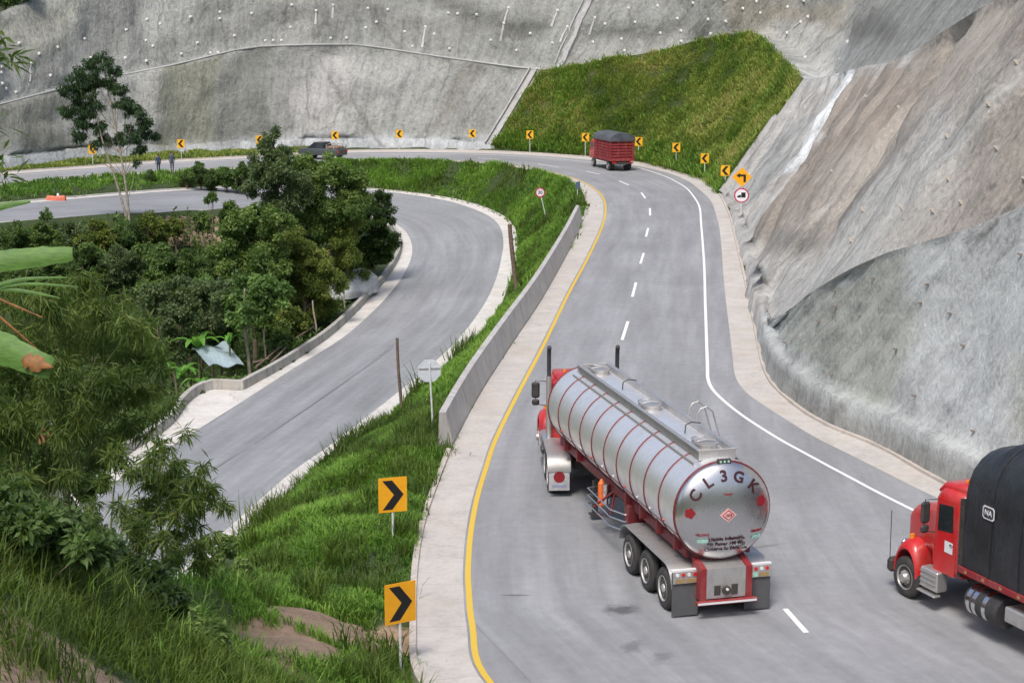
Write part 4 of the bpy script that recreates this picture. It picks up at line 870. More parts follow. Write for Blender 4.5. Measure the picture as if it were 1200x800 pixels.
m = MB(); m.cyl((-.39, 0, .72), (-.46, 0, .72), .11, 16, 0); m.cyl((-.46, 0, .76), (-.49, 0, .76), .035, 10, 1); m.box((-.385, -.22, .72), (.012, .16, .26), 0); m.box((-.385, .22, .72), (.012, .16, .24), 0); m.build('drain_valve', [M['dark'], M['wht']], tk)
for s in (1, -1):
    arc_fender('wheel_fender', -.05, 4.0, s*.60, s*1.27, .55, 1.24, M['dull_steel'], tk, .50)
    m = MB(); m.box((-.08, s*.93, .60), (.025, .66, 1.1)); m.build('mudflap', M['flap'], tk)
    m = MB(); m.box((-.12, s*.93, 1.02), (.03, .64, .30), bev=.005); lp = m.build('lamp_panel', M['dull_steel'], tk)
    for k in range(4):
        m = MB(); m.cyl((-.138, s*.93-.22+.145*k, 1.09), (-.155, s*.93-.22+.145*k, 1.09), .045, 12); m.build('tail_lamp', M['wht'] if k % 2 else M['redlens'], lp)
    m = MB(); m.box((-.14, s*.93-.14, .94), (.014, .24, .10)); m.build('reflector', M['tan'] if s > 0 else M['tan'], lp)
    m = MB(); m.box((-.14, s*.93+.14, .94), (.014, .24, .10)); m.build('reflector', M['green_p'] if s < 0 else M['tan'], lp)
    m = MB(); m.box((-.05, s*.93, 1.19), (.1, .70, .03)); m.build('fender_edge', M['wht'], tk)
    for x in (.62, 1.95, 3.28): wheel(tk, x, s*1.25, s, .52, .27, M['rim'])
    for z in (1.25, 1.05, .80):
        m = MB(); m.tube([(7.1, s*.72, z), (7.0, s*1.22, z), (4.9, s*1.24, z), (4.35, s*1.0, z), (4.3, s*.75, z)], .022, 8); m.build('side_rail', M['chrome'], tk)
    for k in range(10):
        m = MB(); x = 1.0+k*1.0; a = rad(112); m.lathe((x, s*math.sin(a)*(R_+.002), ZC+math.cos(a)*R_), (0, s*math.sin(a), math.cos(a)), [(0, .035), (.03, .03)], 10); m.build('marker_lamp', M['wht'] if k % 3 else M['redlens'], tk)
    m = MB(); m.box((8.0, s*.7, .62), (.14, .14, 1.05)); m.box((8.0, s*.7, .15), (.3, .3, .05)); m.build('landing_leg', M['dark'], tk)
m = MB(); m.cyl((6.6, .95, .86), (6.6, .95, 1.48), .10, 16); m.lathe((6.6, .95, 1.48), (0, 0, 1), [(0, .10), (.06, .06), (.12, .03)], 14); m.build('fire_extinguisher', M['orange'], tk)
m = MB(); m.cyl((6.25, .92, 1.0), (6.25, .92, 1.55), .09, 16); m.build('fire_extinguisher', M['chrome'], tk)
m = MB(); m.tube([(6.5, 1.2, .85), (5.8, .8, 1.5)], .03, 6); m.tube([(5.9, .9, .8), (5.8, .8, 1.5)], .03, 6); m.build('brace', M['dullred'], tk)
m = MB(); m.lathe((5.3, .2, .85), (0, 1, 0), [(0, .3), (0, .5), (.28, .5), (.28, .3)], 24); m.build('spare_tyre', M['tyre'], tk)
before = set(COL.objects)
tractor(tk, 12.45, 1)
for s in (1, -1):
    for x in (10.55, 11.85): wheel(tk, x, s*1.22, s, .52, .27, M['rim'])
    arc_fender('tractor_fender', 9.85, 12.5, s*.56, s*1.26, .5, 1.26, M['dull_steel'], tk, .45)
    m = MB(); m.box((9.88, s*.91, .54), (.025, .62, .64)); fl = m.build('mudflap', simple('dirty_white_flap', (.42, .42, .44), .6, 0, .2), tk)
    m = MB(); m.lathe((9.862, s*.91, .64), (-1, 0, 0), [(0, .17), (.006, .17)], 20); m.build('flap_emblem', M['redletter'], fl)
    m = MB(); m.box((9.862, s*.91, .36), (.008, .42, .09)); m.build('flap_stripe', simple('blue_grey_stripe', (.28, .30, .42), .6), fl)
    m = MB(); m.cyl((12.75, s*1.0, .78), (13.45, s*1.0, .78), .30, 24); m.build('fuel_tank', M['chrome'], tk)
m = MB(); m.box((11.0, 0, 1.18), (1.1, .9, .1), bev=.02); m.build('fifth_wheel', M['dark'], tk)
RM = Matrix.Translation((11.2, 0, 0))@Matrix.Rotation(rad(-11.5), 4, 'Z')@Matrix.Translation((-11.2+.25, 0, 0))
for o in set(COL.objects)-before:
    if o.parent == tk: o.matrix_basis = RM@o.matrix_basis
# ------------------------------------------------------------------ lorry with black tarp
q_ = U(1063, 698)+1.05*np.array([.932, .362, 0])
rt = empty('cargo_truck', tuple(q_), .40+PI/2, 'bright red lorry carrying a black tarpaulin load at the right edge', 'truck')
XF = 0.0                                           # front axle at x=0
before = set(COL.objects); tractor(rt, -2.72, 2, M['red'], stacks=False)
m = MB(); m.tube([(.95, 1.16, .7), (.95, 1.17, 2.0)], .012, 6); m.build('width_marker', M['dark'], rt)
for o in set(COL.objects)-before:
    if o.parent == rt and not o.name.startswith('wheel'): o.matrix_basis = Matrix.Diagonal((.76, 1.14, 1.18, 1)) if o.name.startswith(('hood', 'grille')) else Matrix.Diagonal((.69, 1, 1.03, 1))
tr_parts = set(COL.objects)
m = MB(); m.tube([(-2.95, -.95, 1.2), (-2.95, -.95, 3.0), (-2.98, -.95, 3.45), (-3.06, -.95, 3.55)], [.08, .08, .07, .07], 12); m.build('exhaust_stack', M['black'], rt)
m = MB(); 
m.box((-3.03, 0, 2.0), (.06, 2.5, 1.7)); [m.box((-2.98, s*1.22, 1.95), (.10, .10, 1.9)) for s in (1, -1)]; [m.box((-2.99, s*1.16, 1.1+.14*k), (.05, .22, .05)) for s in (1, -1) for k in range(13)]; m.build('headboard', M['dark'], rt)
m = MB(); m.box((-6.6, 0, 1.22), (7.2, 2.55, .12)); [m.box((-6.6, s*1.29, 1.22), (7.2, .05, .16), bev=.01) for s in (1, -1)]; m.build('cargo_deck', M['dullred'], rt)
for s in (1, -1):
    for k in range(10): m = MB(); m.box((-3.3-.62*k, s*1.318, 1.22), (.08, .012, .07)); m.build('marker_strip', M['tan'], rt)
m = MB(); rings = []
for k in range(29):
    x = -3.08-.25*k; a0 = 0; rg = []; sag = .05*math.sin(k*PI/3)**2; wv = .02*math.sin(k*2.1); e = .55+.45*min(1, k/3.) if k < 3 else 1
    zt = 2.85; hh = (1.50+wv-sag)*(.82+.18*min(1, k/3)); ww = 1.27*(.97+.03*min(1, k/2))
    for j in range(25):
        t = PI*j/24; c = math.cos(t); sn = math.sin(t); rg.append((x, ww*(abs(c)**.75)*(1 if c > 0 else -1)+.01*math.sin(j*3+k), zt+hh*sn**.9))
    rg += [(x, -ww-.02, 2.1), (x, -ww-.015*(1+math.sin(k*1.7)), 1.31), (x, ww+.015*(1+math.sin(k*1.9)), 1.31), (x, ww+.02+.012*math.sin(k*2.3), 2.1)]
    rings.append(rg)
m.loft(rings); tp = m.build('tarpaulin', M['tarp'], rt, 60)
for k in range(4, 28, 4):
    m = MB(); x = -3.08-.25*k; m.tube([(x, 1.30, 1.31), (x, 1.31, 2.1)]+[(x, 1.285*(abs(math.cos(PI*j/24))**.75)*(1 if j < 12 else -1), 2.85+1.515*math.sin(PI*j/24)**.9) for j in range(25)]+[(x, -1.31, 2.1), (x, -1.30, 1.31)], .014, 5); m.build('tie_strap', M['tarp'], rt, 60)
bm_ = Matrix.Translation((-4.0, 1.318, 2.85))@Matrix.Scale(.82, 4)@Matrix(((-1, 0, 0), (0, 0, 1), (0, 1, 0))).to_4x4()
m = MB(); o_ = [(-.25, -.13), (-.19, -.19), (.19, -.19), (.25, -.13), (.25, .13), (.19, .19), (-.19, .19), (-.25, .13)]; m.prism(o_, .0, .008, plane='xy'); bd = m.build('badge', M['wht'], rt); bd.data.transform(bm_)
m = MB(); m.prism([(a*.84, b*.80) for a, b in o_], .008, .014, plane='xy'); q = m.build('badge_face', M['black'], bd); q.data.transform(bm_)
text_mesh('lettering', 'NA', .22, M['wht'], rt, bm_@Matrix.Translation((0, 0, .018)), .006)
m = MB(); m.cyl((-3.35, 1.0, .80), (-4.5, 1.0, .80), .36, 28); ft = m.build('fuel_tank', M['black'], rt, 40)
for xx in (-3.42, -3.62, -3.98): 
    m = MB(); m.cyl((xx, 1.0, .80), (xx-.13, 1.0, .80), .372, 28); m.build('tank_band', M['chrome'], ft, 40)
m = MB(); m.box((-5.1, 1.05, .92), (.8, .5, .36), bev=.03); m.build('battery_box', M['dull_steel'], rt)
m = MB(); m.box((-2.30, 1.052, 1.48), (.30, .006, .28)); m.build('door_plate', M['wht'], rt)
for s in (1, -1):
    for x in (-6.7, -8.0): wheel(rt, x, s*1.22, s, .52, .27, M['rim'])
for o in set(COL.objects)-tr_parts:
    if o.parent == rt and not o.name.startswith(('tail', )): o.matrix_basis = Matrix.Translation((.82, 0, 0 if o.name.startswith(('wheel', 'fuel', 'battery')) else .24))@o.matrix_basis
# ------------------------------------------------------------------ far stake truck
ft = empty('stake_truck', (U(728.5, 200.5)[0], U(728.5, 200.5)[1], 0), .30+PI/2, 'small red stake lorry with a grey canvas top rounding the far bend', 'truck')
m = MB(); W2, Lb = 1.12, 4.3
def slats(m, mi=0):
    for s in (1, -1):
        for k in range(7): m.box((Lb/2-.1, s*W2, 1.12+.26*k), (Lb, .05, .17), mi, bev=.01)
        for k in range(7): m.box((.0+k*.68, s*(W2+.04), 1.85), (.09, .05, 1.75), mi)
    for k in range(7): m.box((-.12, 0, 1.12+.26*k), (.05, 2*W2, .17), mi, bev=.01)
    for k in range(4): m.box((-.16, -W2+.05+k*.73, 1.85), (.05, .09, 1.75), mi)
slats(m); m.build('stake_sides', M['dullred'], ft)
m = MB(); m.box((2.05, 0, .98), (4.5, 2.3, .16), bev=.02); m.build('cargo_deck', M['dullred'], ft)
m = MB(); m.box((2.05, 0, 1.7), (4.1, 2.05, 1.3), bev=.1); m.build('cargo', simple('red_brown_crates', (.22, .03, .03), .8, var=.5, scale=2), ft)
m = MB(); rg = []
for k in range(9):
    x = -.25+k*.58; h = .52+.03*math.sin(k*2); rg.append([(x, -1.2*math.cos(PI*j/12), 2.92+h*math.sin(PI*j/12)) for j in range(13)]+[(x, 1.22, 2.72), (x, -1.22, 2.72)])
m.loft(rg); m.build('canvas_top', simple('grey_canvas', (.075, .085, .10), .45, var=.4, scale=1.5, bump=.3), ft, 60)
m = MB(); [m.tube([(-.1+4.3*q, s*1.1, 2.6), (-.1+4.3*q, s*1.1, 2.95)], .03, 6) for q in (0, .5, 1) for s in (1, -1)]; m.build('canopy_post', M['dark'], ft)
m = MB(); m.loft([rrect(4.45, 2.0, 1.75, 1.65, .15, 3), rrect(5.6, 2.0, 1.75, 1.65, .2, 3), rrect(6.05, 1.9, .95, 1.22, .15, 3)]); m.build('cab', M['red'], ft, 40)
for s in (1, -1): m = MB(); m.prism([(4.8, 1.75), (5.6, 1.7), (5.5, 2.3), (4.85, 2.3)], s*1.0, s*1.008); m.build('window', M['glass'], ft, 0)
m = MB(); m.box((2.6, 0, .72), (6.2, .8, .2)); m.box((-.15, 0, .72), (.12, 2.0, .16)); m.build('chassis', M['dark'], ft)
for s in (1, -1): m = MB(); m.box((-.22, s*.8, .78), (.05, .3, .12)); m.build('tail_lamp', M['redlens'], ft)
m = MB(); m.box((-.22, 0, .62), (.02, .4, .16)); m.build('number_plate', M['wht'], ft)
for s in (1, -1):
    wheel(ft, .75, s*1.08, s, .45, .24, M['rim']); wheel(ft, 4.95, s*1.02, s, .43, .24, M['rim'], False)
# ------------------------------------------------------------------ far grey pickup
cp = U(378, 186.5); pk = empty('pickup', (cp[0], cp[1], 0), PI-.5, 'dark grey open backed pickup on the far road by the wall', 'pickup')
gp = simple('grey_car_paint', (.07, .085, .085), .3, .2, .1)
m = MB(); m.loft([rrect(-2.4, 1.6, .55, .75, .12, 3), rrect(-2.3, 1.75, .68, .78, .14, 3), rrect(1.3, 1.8, .70, .78, .14, 3), rrect(2.2, 1.7, .60, .74, .14, 3), rrect(2.4, 1.5, .42, .68, .1, 3)]); m.build('body', gp, pk, 40)
m = MB(); m.loft([[(1.25, y, 1.1) for y in (-.85, .85)]+[(1.25, .85, 1.0), (1.25, -.85, 1.0)], [(.55, -.72, 1.62), (.55, .72, 1.62), (.55, .85, 1.0), (.55, -.85, 1.0)], [(-.45, -.72, 1.65), (-.45, .72, 1.65), (-.45, .85, 1.0), (-.45, -.85, 1.0)], [(-.7, -.8, 1.1), (-.7, .8, 1.1), (-.7, .85, 1.0), (-.7, -.85, 1.0)]]); m.build('cabin', M['glass'], pk, 30)
m = MB(); m.box((.05, 0, 1.66), (1.1, 1.42, .06), bev=.02); m.build('roof', gp, pk)
for x in (-1.0, -1.9): m = MB(); m.tube([(x, -.8, 1.1), (x, -.75, 1.5), (x, 0, 1.58), (x, .75, 1.5), (x, .8, 1.1)], .03, 6); m.build('roll_bar', M['chrome'], pk)
m = MB(); m.box((-1.5, 0, 1.2), (1.4, 1.3, .3), bev=.12); m.build('load_cover', simple('brown_load', (.20, .13, .09), .8, var=.4), pk)
for s in (1, -1): m = MB(); m.box((-2.42, s*.7, .85), (.04, .2, .25)); m.build('tail_lamp', M['redlens'], pk)
for s in (1, -1):
    for x in (1.5, -1.45): wheel(pk, x, s*.9, s, .36, .22, M['rim'], False)
# ------------------------------------------------------------------ foliage
def leaves(name, Cn, spread, n, L, Wd, mat, parent=None, droop=.2, rn=None, up_bias=.5):
    """Cn (k,3) puff centres, spread (k,), n leaves per puff (int or array): rhombic leaves"""
    k = len(Cn); n = np.full(k, n) if np.isscalar(n) else n; idx = np.repeat(np.arange(k), n); N = len(idx)
    d = RNG.normal(0, 1, (N, 3)); d /= np.linalg.norm(d, axis=1)[:, None]; r = RNG.random(N)**.45
    P = Cn[idx]+d*(np.asarray(spread)[idx]*r)[:, None]*np.array([1, 1, .8])
    ax = RNG.normal(0, 1, (N, 3)); ax[:, 2] -= droop*2; ax += d*.5; ax /= np.linalg.norm(ax, axis=1)[:, None]
    nn = RNG.normal(0, .6, (N, 3)); nn[:, 2] += up_bias*2; sd = np.cross(ax, nn); sd /= np.linalg.norm(sd, axis=1)[:, None]+1e-9
    l = (L*RNG.uniform(.6, 1.3, N))[:, None]; w = (Wd*RNG.uniform(.7, 1.3, N))[:, None]
    V = np.stack([P, P+ax*l*.45+sd*w*.5, P+ax*l+np.array([0, 0, -1])*l*.12, P+ax*l*.45-sd*w*.5], 1).reshape(-1, 3)
    F = (np.arange(N)*4)[:, None]+np.array([0, 1, 2, 3])
    pr = RNG.random(k) if rn is None else rn
    rr = np.clip(pr[idx]*.75+RNG.random(N)*.3, 0, 1)
    return npmesh(name, V, F, mat, parent, attr={'rnd': np.repeat(rr, 4)}, smooth=False)
def puffs(Cn, rad_, per):
    out = []; sp = []
    for c, r in zip(Cn, rad_):
        d = RNG.normal(0, 1, (per, 3)); d /= np.linalg.norm(d, axis=1)[:, None]
        out.append(c+d*(r*RNG.uniform(.35, .85, per))[:, None]*np.array([1, 1, .85])); sp.append(r*RNG.uniform(.22, .42, per))
    return np.concatenate(out), np.concatenate(sp)
def tree(name, label, cat, Y, clumps_px, mat, leaf=(.26, .17), dens=1.0, base=None, trunk=.14, group=None, per=12, bark='bark', basepx=None, dpt=.9, bz=None, droop=.2, fat=1.45):
    leaf = (leaf[0]*.78, leaf[1]*.74) if Y > 60 else leaf
    C3 = []; rr = []
    for (px, py, r) in clumps_px:
        y = Y+RNG.normal(0, dpt*.6); p = UD(px, py, y); C3.append(p); rr.append(r*y/F_PX)
    C3 = np.array(C3); rr = np.array(rr)
    if basepx is not None: b = UD(basepx[0], basepx[1], Y) if bz is None else np.array([*UD(basepx[0], basepx[1], Y)[:2], bz])
    else: b = np.array([C3[:, 0].mean(), Y, 0])
    if bz is None: b[2] = float(hgt(b[0], b[1]))-.1
    t = empty(name, tuple(b), 0, label, cat, group); Cl = C3-b
    m = MB(); top = Cl[np.argmax(Cl[:, 2])]; n = 8; pts = []; rs = []
    for k in range(n+1):
        q = k/n; w = .12*math.sin(q*5+len(clumps_px)); pts.append((top[0]*q**1.3+w, top[1]*q+w*.5, top[2]*q)); rs.append(trunk*(1-.8*q)+.015)
    m.tube(pts, rs, 8)
    for c in Cl:
        q = min(.85, max(.15, (c[2]-.9)/max(top[2], .5)*.85)); s0 = Vector(pts[int(q*n)]); e = Vector(c); mid = s0.lerp(e, .5)+Vector((0, 0, -.1*(e-s0).length))
        m.tube([s0, mid, e], [trunk*.32*(1-q*.6)+.01, trunk*.18+.005, .01], 5)
    m.build('trunk', M[bark], t, 60)
    rr = rr*fat; pc, sp = puffs(Cl, rr, per); npf = np.maximum(6, (sp**2*dens*30/(leaf[0]*leaf[1])).astype(int)); npf = np.minimum(npf, 700)
    leaves('crown', pc, sp, npf, leaf[0], leaf[1], mat, t, droop)
    return t
G1 = 'trees crowding the ravine inside the lower bend'
tree('broadleaf_tree', 'tallest wispy tree of the ravine with its thin top overlapping the far wall', 'tree', 112, [(318, 158, 9), (312, 172, 11), (326, 178, 11), (304, 190, 14), (332, 196, 15), (316, 206, 18), (345, 212, 15), (300, 215, 15), (325, 232, 20), (350, 235, 18)], M['tree_d'], (.26, .14), .75, trunk=.16, group=G1, basepx=(335, 380))
tree('broadleaf_tree', 'wide mid green tree just below the far grey pickup', 'tree', 115, [(372, 194, 15), (395, 203, 15), (340, 190, 13), (420, 208, 12), (358, 212, 18), (385, 228, 22), (412, 222, 16), (352, 240, 24), (408, 246, 20), (375, 258, 24), (425, 232, 10), (360, 190, 8)], M['tree_a'], (.26, .16), .8, group=G1, basepx=(397, 330), trunk=.18)
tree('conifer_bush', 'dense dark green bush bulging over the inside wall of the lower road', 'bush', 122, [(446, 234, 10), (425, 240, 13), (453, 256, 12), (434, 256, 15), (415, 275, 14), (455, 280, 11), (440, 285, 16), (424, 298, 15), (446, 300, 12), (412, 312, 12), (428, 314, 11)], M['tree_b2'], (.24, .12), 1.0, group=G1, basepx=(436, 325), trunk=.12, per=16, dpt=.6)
tree('broadleaf_tree', 'yellowish green feathery tree left of the dark roadside bush', 'tree', 115, [(402, 275, 16), (412, 295, 17), (395, 300, 18), (404, 322, 18), (390, 340, 14), (412, 262, 9)], M['tree_c'], (.24, .10), .9, group=G1, basepx=(400, 360))
tree('broadleaf_tree', 'olive feathery tree leaning over the wooden fence posts', 'tree', 108, [(352, 290, 18), (372, 300, 18), (345, 312, 20), (365, 325, 22), (385, 330, 16), (342, 338, 20), (362, 350, 18), (378, 358, 12), (330, 355, 12)], M['tree_c'], (.24, .10), .9, group=G1, basepx=(362, 380))
tree('broadleaf_tree', 'rounded glossy green tree in the middle of the ravine', 'tree', 106, [(282, 262, 18), (305, 258, 18), (270, 282, 20), (295, 285, 22), (318, 280, 18), (262, 305, 18), (288, 312, 22), (312, 305, 20), (330, 262, 14), (325, 320, 14)], M['tree_a'], (.30, .2), .9, group=G1, basepx=(300, 395), trunk=.18)
tree('broadleaf_tree', 'small broad leaved tree with two bare trunks beside the roadside wall', 'tree', 97, [(288, 338, 18), (310, 342, 18), (272, 352, 16), (300, 360, 18), (322, 355, 14), (280, 372, 13), (330, 340, 10)], M['tree_e'], (.34, .24), .8, group=G1, basepx=(290, 432), trunk=.13, bark='bark_pale')
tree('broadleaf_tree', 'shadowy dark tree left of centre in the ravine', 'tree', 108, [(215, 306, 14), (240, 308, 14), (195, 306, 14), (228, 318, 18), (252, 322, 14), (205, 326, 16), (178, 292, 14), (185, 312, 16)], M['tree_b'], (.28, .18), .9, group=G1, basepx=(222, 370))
tree('broadleaf_tree', 'dark low tree above the small banana plants', 'tree', 99, [(205, 345, 18), (235, 345, 20), (255, 355, 16), (218, 368, 18), (182, 350, 18), (245, 378, 15), (190, 372, 14), (265, 335, 12)], M['tree_d'], (.28, .18), .9, group=G1, basepx=(225, 410))
tree('broadleaf_tree', 'slim green tree behind the olive ones with a dark straight stem', 'tree', 118, [(345, 262, 16), (335, 280, 18), (318, 245, 14), (360, 275, 14), (342, 300, 16)], M['tree_a'], (.26, .16), .8, group=G1, basepx=(345, 340))
for i, (px, py, r, Y, lab, mt) in enumerate([
    (148, 272, 17, 117, 'bushy dark shrub at the foot of the slim twin trunked tree', 'tree_b'), (118, 276, 19, 116, 'wide green shrub left of the twin trunked tree below the far road', 'tree_c'), (86, 276, 18, 116, 'third shrub from the left edge under the distant road', 'tree_d'),
    (55, 282, 20, 115, 'second shrub from the left edge under the distant road', 'tree_a'), (22, 280, 19, 115, 'leftmost shrub under the distant road behind the banana leaves', 'tree_b'), (178, 262, 15, 118, 'shrub just left of the pink cut bank', 'tree_c'),
    (104, 306, 22, 110, 'dark shrub in the lower row left of the ravine', 'tree_b'), (145, 308, 22, 110, 'dark shrub in the lower row beside the shadowy tree', 'tree_d'), (62, 312, 22, 109, 'deep green shrub in the lower row behind the feathery bamboo', 'tree_b'), (20, 315, 22, 108, 'leftmost deep green shrub in the lower row', 'tree_b'), (275, 250, 14, 119, 'shrub just right of the pink cut bank', 'tree_a'), (205, 262, 8, 122, 'small weed bush hanging over the pink cut bank', 'tree_c'), (240, 255, 9, 122, 'low weed bush on the road edge above the cut bank', 'tree_a')]):
    tree('shrub', lab, 'shrub', Y, [(px, py, r*.75), (px-r*.7, py+r*.3, r*.6), (px+r*.7, py+r*.3, r*.6), (px, py+r*.8, r*.6), (px-r*.3, py-r*.5, r*.5), (px-r*.5, py+r*1.2, r*.6), (px+r*.5, py+r*1.2, r*.6)], M[mt], (.26, .14), 1.2, group='shrubs under the distant lower road', trunk=.07)
for i, (px, py, r, Y, lab, mt) in enumerate([(258, 385, 15, 101, 'leafy shrub filling the gap left of the bare trunks', 'tree_e'), (318, 378, 15, 101, 'leafy shrub behind the bare trunks and first fence post', 'tree_a'), (340, 372, 15, 104, 'mid green shrub behind the branch pile', 'tree_c'), (372, 352, 12, 110, 'mid green shrub behind the pale fence post', 'tree_c'), (205, 400, 15, 98, 'shrub right behind the young banana plants', 'tree_d'), (245, 340, 16, 104, 'round bush in the dip of the ravine', 'tree_e'), (185, 330, 16, 104, 'broad bush at the edge of the bamboo', 'tree_a'), (330, 395, 9, 99.5, 'small weed bush between the fence posts', 'tree_b'), (300, 255, 15, 114, 'green bush under the wispy tree', 'tree_e'), (390, 250, 14, 119, 'pale green bush below the wide tree', 'tree_e')]):
    tree('shrub', lab, 'shrub', Y, [(px, py, r*.8), (px-r*.8, py+r*.4, r*.65), (px+r*.8, py+r*.4, r*.65), (px-r*.3, py+r, r*.7), (px+r*.5, py+r*1.1, r*.6), (px-r*.4, py-r*.6, r*.5)], M[mt], (.28, .17), 1.1, group='shrubs filling the ravine', trunk=.07)
G2 = 'shrubs on the verge between the distant roads'
for (px, py, r, lab) in [(233, 198, 9, 'tallest dark shrub on the far verge'), (218, 206, 7, 'small dark shrub left of the tallest one on the far verge'), (248, 206, 8, 'low shrub right of the tallest one on the far verge'), (264, 204, 8, 'middle shrub of the right group on the far verge'), (284, 197, 7, 'pointed shrub beside the wispy tree on the far verge'), (278, 208, 7, 'low shrub under the pointed one on the far verge'), (176, 208, 8, 'low shrub at the feet of the two walkers')]:
    Y = 145.5; tree('shrub', lab, 'shrub', Y, [(px, py, r*.7), (px-r*.5, py+r*.4, r*.6), (px+r*.5, py+r*.4, r*.6), (px, py-r*.6, r*.4), (px-r*.5, py+r*1.0, r*.6), (px+r*.6, py+r*1.0, r*.6), (px, py+r*1.5, r*.6)], M['tree_b'], (.24, .14), 1.4, group=G2, trunk=.05)
for (px, py, r, lab) in [(54, 250, 6, 'tiny weed bush on the near edge of the distant lower road'), (247, 230, 6, 'tiny dark bush on the distant lower road edge')]:
    tree('shrub', lab, 'shrub', 117.5, [(px, py, r*.8), (px-r*.5, py+r*.6, r*.6), (px+r*.5, py+r*.6, r*.6)], M['tree_b'], (.24, .14), 1.1, trunk=.05)
# eucalyptus: two slender stems, airy crown
E_ = tree('eucalyptus_tree', 'tall airy tree with two slender leaning trunks in front of the far wall', 'tree', 121, [(104, 74, 8), (122, 70, 9), (92, 90, 10), (114, 88, 9), (133, 84, 7), (84, 106, 11), (104, 106, 11), (128, 98, 8), (88, 126, 11), (108, 124, 11), (140, 104, 7), (148, 122, 9), (158, 132, 9), (96, 144, 9), (114, 146, 8), (170, 146, 8), (176, 158, 7), (160, 160, 7), (140, 162, 7), (122, 164, 7), (92, 160, 6), (164, 176, 6), (160, 190, 4), (150, 150, 5), (112, 170, 5)], M['euca'], (.34, .10), .55, basepx=(152, 262), trunk=.10, per=13, bark='bark_pale', dpt=.7, droop=.7, fat=1.65)
b = UD(152, 262, 121); b[2] = E_.location[2]
m = MB(); P_ = [UD(150, 262, 121), UD(140, 225, 121), UD(130, 195, 121), UD(120, 165, 121), UD(112, 130, 121), UD(108, 100, 121)]
m.tube([Vector(p)-Vector(E_.location) for p in P_], [.10, .085, .07, .055, .04, .02], 8); m.build('trunk', M['bark_pale'], E_, 60)
# ridge bushes at the top left corner
tree('shrub', 'leafy bush on the crest of the cut at the top left corner', 'shrub', 168, [(-8, -2, 14), (12, -6, 12), (30, -14, 10)], M['tree_b'], (.5, .3), 1.0, basepx=(5, 12), bz=float(UD(5, 14, 168)[2]))
# undergrowth of the ravine
def undergrowth(name, poly, n, size, mat, label):
    P = scatter(poly, n); z = hgt(P[:, 0], P[:, 1]); k = len(P)
    o = leaves(name, np.column_stack([P, z+.25]), np.full(k, .55), 16, size, size*.5, mat, None, -.2); return tag(o, label, 'undergrowth', kind='stuff')
rav = [tuple(q[:2]) for q in offset(LW, 1.2)[40:] if q[1] < 128 and q[1] > 58][::6]+[(-60, 122), (-62, 90), (-45, 70), (-30, 55)]
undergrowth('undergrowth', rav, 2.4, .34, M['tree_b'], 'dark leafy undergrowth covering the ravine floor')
undergrowth('undergrowth', rav, .6, .40, M['tree_a'], 'brighter weeds dotted through the ravine')
# bamboo at the left
def bamboo(name, label, Y, cl, base, nst, L=.24, W_=.028, dens=1.0):
    C3 = []; rr = []
    for (px, py, r) in cl:
        y = Y+RNG.normal(0, 1.0); C3.append(UD(px, py, y)); rr.append(r*1.3*y/F_PX)
    C3 = np.array(C3); rr = np.array(rr); b = UD(base[0], base[1], Y); b[2] = float(hgt(b[0], b[1]))-.1
    t = empty(name, tuple(b), 0, label, 'bamboo'); Cl = C3-b
    for k in range(nst):
        c = Cl[RNG.integers(len(Cl))] if k >= len(Cl) else Cl[k]; s0 = Vector((RNG.normal(0, .5), RNG.normal(0, .5), 0)); e = Vector(c); mid = Vector((s0.x*.6+e.x*.35, s0.y*.6+e.y*.35, max(e.z*.75, .5)))
        m = MB(); pts = [s0.lerp(mid, q).lerp(mid.lerp(e, q), q) for q in np.linspace(0, 1, 9)]; m.tube(pts, [.028*(1-.75*q) for q in np.linspace(0, 1, 9)], 6); m.build('culm', M['culm'], t, 60)
    pc, sp = puffs(Cl, rr, 14); n = np.maximum(3, (sp**2*dens*8.5/(L*W_)).astype(int))
    leaves('foliage', pc, sp, n, L, W_, M['bamboo'], t, .45)
    return t
bamboo('bamboo_clump', 'large feathery bamboo clump filling the left side', 30, [(15, 345, 26), (55, 348, 28), (95, 345, 26), (130, 362, 28), (160, 385, 24), (20, 395, 34), (70, 395, 36), (118, 405, 34), (160, 420, 26), (185, 430, 15), (30, 450, 36), (85, 452, 38), (135, 455, 32), (172, 462, 20), (25, 505, 34), (75, 500, 32), (120, 500, 28), (160, 500, 20), (-30, 400, 40), (-30, 480, 40), (100, 330, 14), (190, 405, 10), (185, 480, 12), (205, 470, 9), (60, 540, 26), (110, 535, 20), (0, 560, 26)], (40, 640), 16, dens=1.35)
bamboo('bamboo_clump', 'sparse drooping bamboo sprays hanging over the lower road', 27, [(-10, 560, 22), (20, 600, 20), (60, 620, 20), (100, 615, 16), (140, 530, 15), (160, 548, 14), (185, 535, 13), (205, 548, 12), (225, 560, 13), (245, 575, 13), (262, 590, 10), (215, 585, 13), (190, 575, 11), (170, 590, 12), (160, 620, 13), (185, 630, 12), (205, 625, 12), (225, 612, 12), (150, 655, 12), (200, 655, 11), (120, 560, 10), (105, 590, 9), (80, 560, 12), (230, 640, 10), (140, 590, 9), (60, 590, 10), (175, 675, 14), (30, 560, 16), (240, 545, 7), (215, 505, 7), (250, 625, 7), (120, 630, 12), (20, 600, 20), (190, 595, 13), (207, 602, 12), (178, 562, 12), (196, 560, 12), (165, 640, 12), (225, 585, 12), (205, 580, 12), (150, 605, 11), (190, 520, 10), (230, 590, 12), (210, 645, 13), (140, 675, 14), (240, 660, 12), (100, 650, 14), (165, 610, 10)], (140, 760), 12, dens=2.3)
